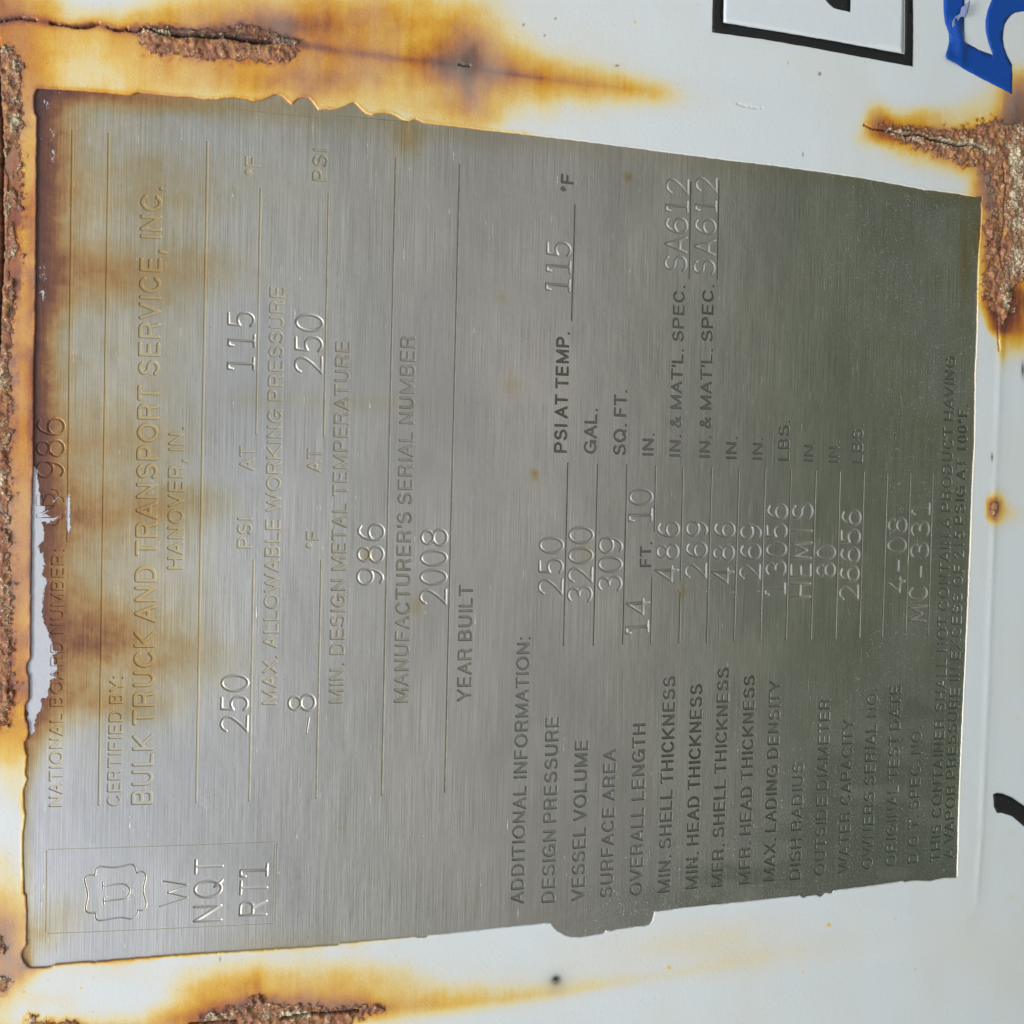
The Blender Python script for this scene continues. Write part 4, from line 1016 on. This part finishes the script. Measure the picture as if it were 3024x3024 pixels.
free_punch("punched_scroll", [smooth_loop(C5([(605, 1775), (612, 1820), (585, 1855), (548, 1860), (535, 1900), (500, 1935), (440, 1930)]), 3, False)], .26)
for p in [(2006, 1744), (2084, 1747), (2164, 1748), (2240, 1745)]:
    free_punch("punched_point", [[(p[0] - 2, p[1]), (p[0] + 1, p[1] + 1)]], .36)

# --- the sheet itself --------------------------------------------------------
def build_sheet():
    n = len(EDGE_UV)
    # the steel runs a little way under the paint
    nxt_ = np.roll(EDGE_UV, -1, 0) - np.roll(EDGE_UV, 1, 0); nr = np.stack([nxt_[:, 1], -nxt_[:, 0]], -1); nr /= np.linalg.norm(nr, axis=1)[:, None] + 1e-9
    cent = EDGE_UV.mean(0)
    sgn = np.sign(((EDGE_UV - cent) * nr).sum(1).mean())
    from_c = EDGE_UV[::3] + sgn * nr[::3] * .0
    lo = EDGE_UV.min(0) - 1.5; hi = EDGE_UV.max(0) + 1.5
    outl = [(lo[0], lo[1]), (hi[0], lo[1]), (hi[0], hi[1]), (lo[0], hi[1])]
    pts = []; ed = []; own = []
    gl_u = np.linspace(lo[0], hi[0], 190); gl_v = np.linspace(lo[1], hi[1], 180)
    ring = [(x, lo[1]) for x in gl_u] + [(hi[0], y) for y in gl_v[1:]] + [(x, hi[1]) for x in gl_u[::-1][1:]] + [(lo[0], y) for y in gl_v[::-1][1:-1]]
    pts += ring; own += [-1] * len(ring); ed += [(i, (i + 1) % len(ring)) for i in range(len(ring))]
    for q, k in RIMS:
        n0 = len(pts); m = len(q); pts += [tuple(x) for x in q]; own += [k] * m
        ed += [(n0 + i, n0 + (i + 1) % m) for i in range(m)]
    A, B = np.meshgrid(gl_u[1:-1], gl_v[1:-1], indexing='ij'); A = A.ravel() + rng.uniform(-.2, .2, A.size); B = B.ravel() + rng.uniform(-.2, .2, B.size)
    ok = np.ones(len(A), bool)
    for (b0, b1, c0, c1), (iM, org, sdf, lv) in zip(HOLES_BOX, INST):
        s = ok & (A > b0 - .1) & (A < b1 + .1) & (B > c0 - .1) & (B < c1 + .1)
        if s.any():
            loc = (np.stack([A[s], B[s]], -1) - org) @ iM.T
            sc_ = 1 / math.sqrt(abs(np.linalg.det(iM)))
            bad = sdf(loc[:, 0], loc[:, 1]) < lv + .12 / sc_
            ii = np.where(s)[0][bad]; ok[ii] = False
    pts += list(zip(A[ok], B[ok])); own += [-1] * int(ok.sum())
    V, F, ov = tri(pts, ed)
    own = np.array(own); vown = np.array([own[o[0]] if len(o) else -2 for o in ov])
    c = V[F].mean(1); t = vown[F]; same = (t[:, 0] == t[:, 1]) & (t[:, 1] == t[:, 2]) & (t[:, 0] >= 0)
    mixed = ((t == -2).any(1))
    drop = np.zeros(len(F), bool)
    for k in np.unique(t[same, 0]):
        iM, org, sdf, lv = INST[k]; s = np.where(same & (t[:, 0] == k))[0]
        loc = (c[s] - org) @ iM.T; drop[s] = sdf(loc[:, 0], loc[:, 1]) < lv
    F = F[~drop]
    W = pos(V[:, 0], V[:, 1], np.zeros(len(V)))
    w = W[F]; nn = np.cross(w[:, 1] - w[:, 0], w[:, 2] - w[:, 0]); fl = nn[:, 1] > 0
    F[fl] = F[fl][:, ::-1]
    mesh_obj("brushed_sheet", W, F, M_STEEL, plate, True, plate_attrs(V[:, 0], V[:, 1]))
    print("sheet", len(V), len(F), "rims", len(RIMS))
build_sheet()
# rim of the sheet
def sheet_rim():
    lo = EDGE_UV.min(0) - 1.5; hi = EDGE_UV.max(0) + 1.5
    gl_u = np.linspace(lo[0], hi[0], 40); gl_v = np.linspace(lo[1], hi[1], 40)
    ring = np.array([(x, lo[1]) for x in gl_u] + [(hi[0], y) for y in gl_v[1:]] + [(x, hi[1]) for x in gl_u[::-1][1:]] + [(lo[0], y) for y in gl_v[::-1][1:-1]])
    n = len(ring); V = np.concatenate([pos(ring[:, 0], ring[:, 1], np.full(n, -.002)), pos(ring[:, 0], ring[:, 1], np.full(n, -.55))])
    F = np.array([(i, (i + 1) % n, n + (i + 1) % n, n + i) for i in range(n)])
    uv = np.concatenate([ring, ring]); mesh_obj("sheet_rim", V, F, M_STEEL, plate, False, plate_attrs(uv[:, 0], uv[:, 1]))
sheet_rim()

# ------------------------------------------------------------------ vinyl on the tank
def shell_h(u, v):
    """height of the painted wall under a sticker, beyond the pad"""
    Pd, _, _ = pdist(u, v, [tuple(p) for p in PAD]); s = np.where(inpoly(u, v, PAD), Pd, -Pd)
    return BASEH + (.4 - BASEH) * sstep(-7.0, .6, s)
def film(name, poly_px, mat, parent=None, h0=.16, thick=.10, label=None, wob=0.0, seed=1, step_=1.2, holes=(), lift=None):
    P0 = roughen(atl(poly_px), step_, wob, seed); pts = [tuple(p) for p in P0]; ed = [(i, (i + 1) % len(pts)) for i in range(len(pts))]
    nb = len(pts); hp = []
    for h_ in holes:
        q = roughen(atl(h_), step_, wob, seed + 9); n0 = len(pts); pts += [tuple(x) for x in q]; ed += [(n0 + i, n0 + (i + 1) % len(q)) for i in range(len(q))]; hp.append(q)
    lo = P0.min(0); hi = P0.max(0)
    A, B = np.meshgrid(np.arange(lo[0], hi[0], step_), np.arange(lo[1], hi[1], step_)); A = A.ravel(); B = B.ravel()
    ok = inpoly(A, B, [tuple(p) for p in P0]); dd = pdist(A, B, [tuple(p) for p in P0] + [tuple(P0[0])])[0]; ok &= dd > step_ * .4
    for q in hp:
        ok &= ~inpoly(A, B, [tuple(x) for x in q]); ok &= pdist(A, B, [tuple(x) for x in q] + [tuple(q[0])])[0] > step_ * .4
    pts += list(zip(A[ok], B[ok]))
    V, F, ov = tri(pts, ed); c = V[F].mean(1)
    k = inpoly(c[:, 0], c[:, 1], [tuple(p) for p in P0])
    for q in hp: k &= ~inpoly(c[:, 0], c[:, 1], [tuple(x) for x in q])
    F = F[k]; H_ = shell_h(V[:, 0], V[:, 1]) + h0 + thick + .10 * (fbm(V[:, 0] / 14, V[:, 1] / 14, 31, 2) - .5) 
    if lift is not None: H_ = H_ + lift(V[:, 0], V[:, 1])
    W = pos(V[:, 0], V[:, 1], H_); W2 = pos(V[:, 0], V[:, 1], H_ - thick)
    w = W[F]; nn = np.cross(w[:, 1] - w[:, 0], w[:, 2] - w[:, 0]); F[nn[:, 1] > 0] = F[nn[:, 1] > 0][:, ::-1]
    e = np.concatenate([F[:, [0, 1]], F[:, [1, 2]], F[:, [2, 0]]]); ks = np.sort(e, 1); kk_ = ks[:, 0].astype(np.int64) * (len(V) + 1) + ks[:, 1]
    _, fi, ct = np.unique(kk_, return_index=True, return_counts=True); bd = e[fi[ct == 1]]
    n = len(V); side = np.concatenate([np.column_stack([bd[:, 1], bd[:, 0], bd[:, 0] + n]), np.column_stack([bd[:, 1], bd[:, 0] + n, bd[:, 1] + n])])
    VV = np.concatenate([W, W2]); FF = np.concatenate([F, side]); uv = np.concatenate([V, V])
    o = mesh_obj(name, VV, FF, mat, parent, True, {"uvmm": np.column_stack([uv, np.zeros(len(uv))])})
    if label: o['label'] = label
    return o
C4 = lambda pts: crop(2024, 0, pts)
decal = empty("framed_decal", "white decal with a thick black frame and a black pointed mark above the plate", "decal")
film("frame_border", C4([(150, -200), (155, 0), (152, 100), (150, 186), (420, 222), (700, 270), (1000, 326), (1294, 381), (1296, 180), (1295, 0), (1298, -200)]), M_BLACK, decal, .07, .06, wob=.05, seed=5,
     holes=[C4([(213, -160), (214, 0), (213, 131), (500, 178), (900, 246), (1248, 311), (1250, 150), (1250, 0), (1252, -160)])])
film("decal_field", C4([(218, -155), (219, 0), (218, 126), (500, 172), (900, 240), (1243, 304), (1245, 150), (1245, 0), (1247, -155)]), M_FIELD, decal, .05, .05, wob=.02, seed=6)
film("black_point", C4([(770, -150), (775, -60), (795, 0), (820, 28), (845, 48), (938, 71), (939, 0), (945, -150)]), M_BLACK, decal, .11, .05, wob=.04, seed=7)
numeral = empty("blue_numeral", "blue vinyl numeral with a peeling bar above the rusted pad corner", "vinyl numeral")
film("vinyl_figure", C4([(1462, -160), (1466, -60), (1470, 0), (1472, 70), (1478, 130), (1500, 190), (1504, 235), (1492, 285), (1470, 330), (1482, 345), (1540, 368), (1600, 402), (1700, 455), (1860, 537), (1862, 440), (1859, 370),
     (1832, 318), (1815, 270), (1808, 220), (1811, 180), (1818, 140), (1835, 110), (1855, 86), (1880, 72), (1932, 64), (1990, 70), (2050, 90), (2080, -20), (2060, -160), (1850, -160), (1780, -70), (1745, 0), (1722, 60), (1710, 120), (1712, 180), (1728, 250), (1754, 316), (1670, 285), (1588, 240), (1587, 100), (1589, 0), (1590, -160)]),
     M_BLUE, numeral, .08, .07, wob=.05, seed=8, lift=lambda u, v: .9 * np.exp(-pdist(*pix(u, v), crop(2024, 0, [(1470, 330), (1560, 350), (1562, 250), (1530, 120)]))[0] ** 2 / 160))
film("peeling_flap", C4([(1592, 18), (1588, 60), (1582, 92), (1572, 88), (1566, 112), (1552, 104), (1545, 130), (1530, 150), (1512, 162), (1510, 132), (1530, 100), (1552, 84), (1560, 50)]), M_BLUEBACK, numeral, .75, .10, wob=.10, seed=9, step_=.5,
     lift=lambda u, v: 1.2 * np.exp(-pdist(*pix(u, v), crop(2024, 0, [(1592, 18), (1566, 112)]))[0] ** 2 / 60))
sw_ = film("black_lettering", crop(2024, 2024, [(1752, 622), (1775, 614), (1805, 617), (1860, 640), (1932, 690), (1990, 745), (2040, 820), (2075, 910), (2010, 930), (1975, 860), (1932, 806), (1860, 745), (1800, 726), (1775, 727), (1757, 690)]), M_BLACK, None, .08, .06, wob=.04, seed=10)
tag(sw_, "curved tip of a black vinyl letter on plain white paint below the plate", "vinyl letter")

# ------------------------------------------------------------------ ground beside the tank, which the steel reflects
gm = NT("grass_verge_and_gravel"); tc = gm.node("ShaderNodeTexCoord")
gn = gm.noise(tc.outputs["Object"], 3.0, 8, .7); gn2 = gm.noise(tc.outputs["Object"], .35, 4, .6)
gc = gm.ramp(gn, [(.3, (.045, .058, .032)), (.55, (.09, .112, .062)), (.75, (.16, .18, .11))])
sep = gm.node('ShaderNodeSeparateXYZ'); gm.link(tc.outputs['Object'], sep.inputs[0])
verge = gm.map(gm.math('ADD', sep.outputs[1], gm.math('MULTIPLY', gn2, 1.2)), -4.2, -1.3, 1, 0)
ax = gm.math('ABSOLUTE', gm.math('ADD', sep.outputs[0], gm.math('MULTIPLY_ADD', gn2, .8, -.4)))
verge = gm.math('MULTIPLY', verge, gm.map(ax, 1.0, 3.0, 1, 0))
grv = gm.ramp(gn, [(.3, (.52, .475, .45)), (.7, (.70, .645, .61))])
gm.link(gm.mix(verge, gc, grv), gm.b.inputs["Base Color"]); gm.b.inputs["Roughness"].default_value = .95
gx = np.linspace(-150, 150, 61); GX, GY = np.meshgrid(gx, gx, indexing='ij'); GZ = -1.45 + .04 * (fbm(GX / 9, GY / 9, 3) - .5)
gi = np.arange(61 * 61).reshape(61, 61)
ground = mesh_obj("ground", np.stack([GX, GY, GZ], -1).reshape(-1, 3), np.stack([gi[:-1, :-1], gi[1:, :-1], gi[1:, 1:], gi[:-1, 1:]], -1).reshape(-1, 4), gm.m)
ground['kind'] = 'structure'
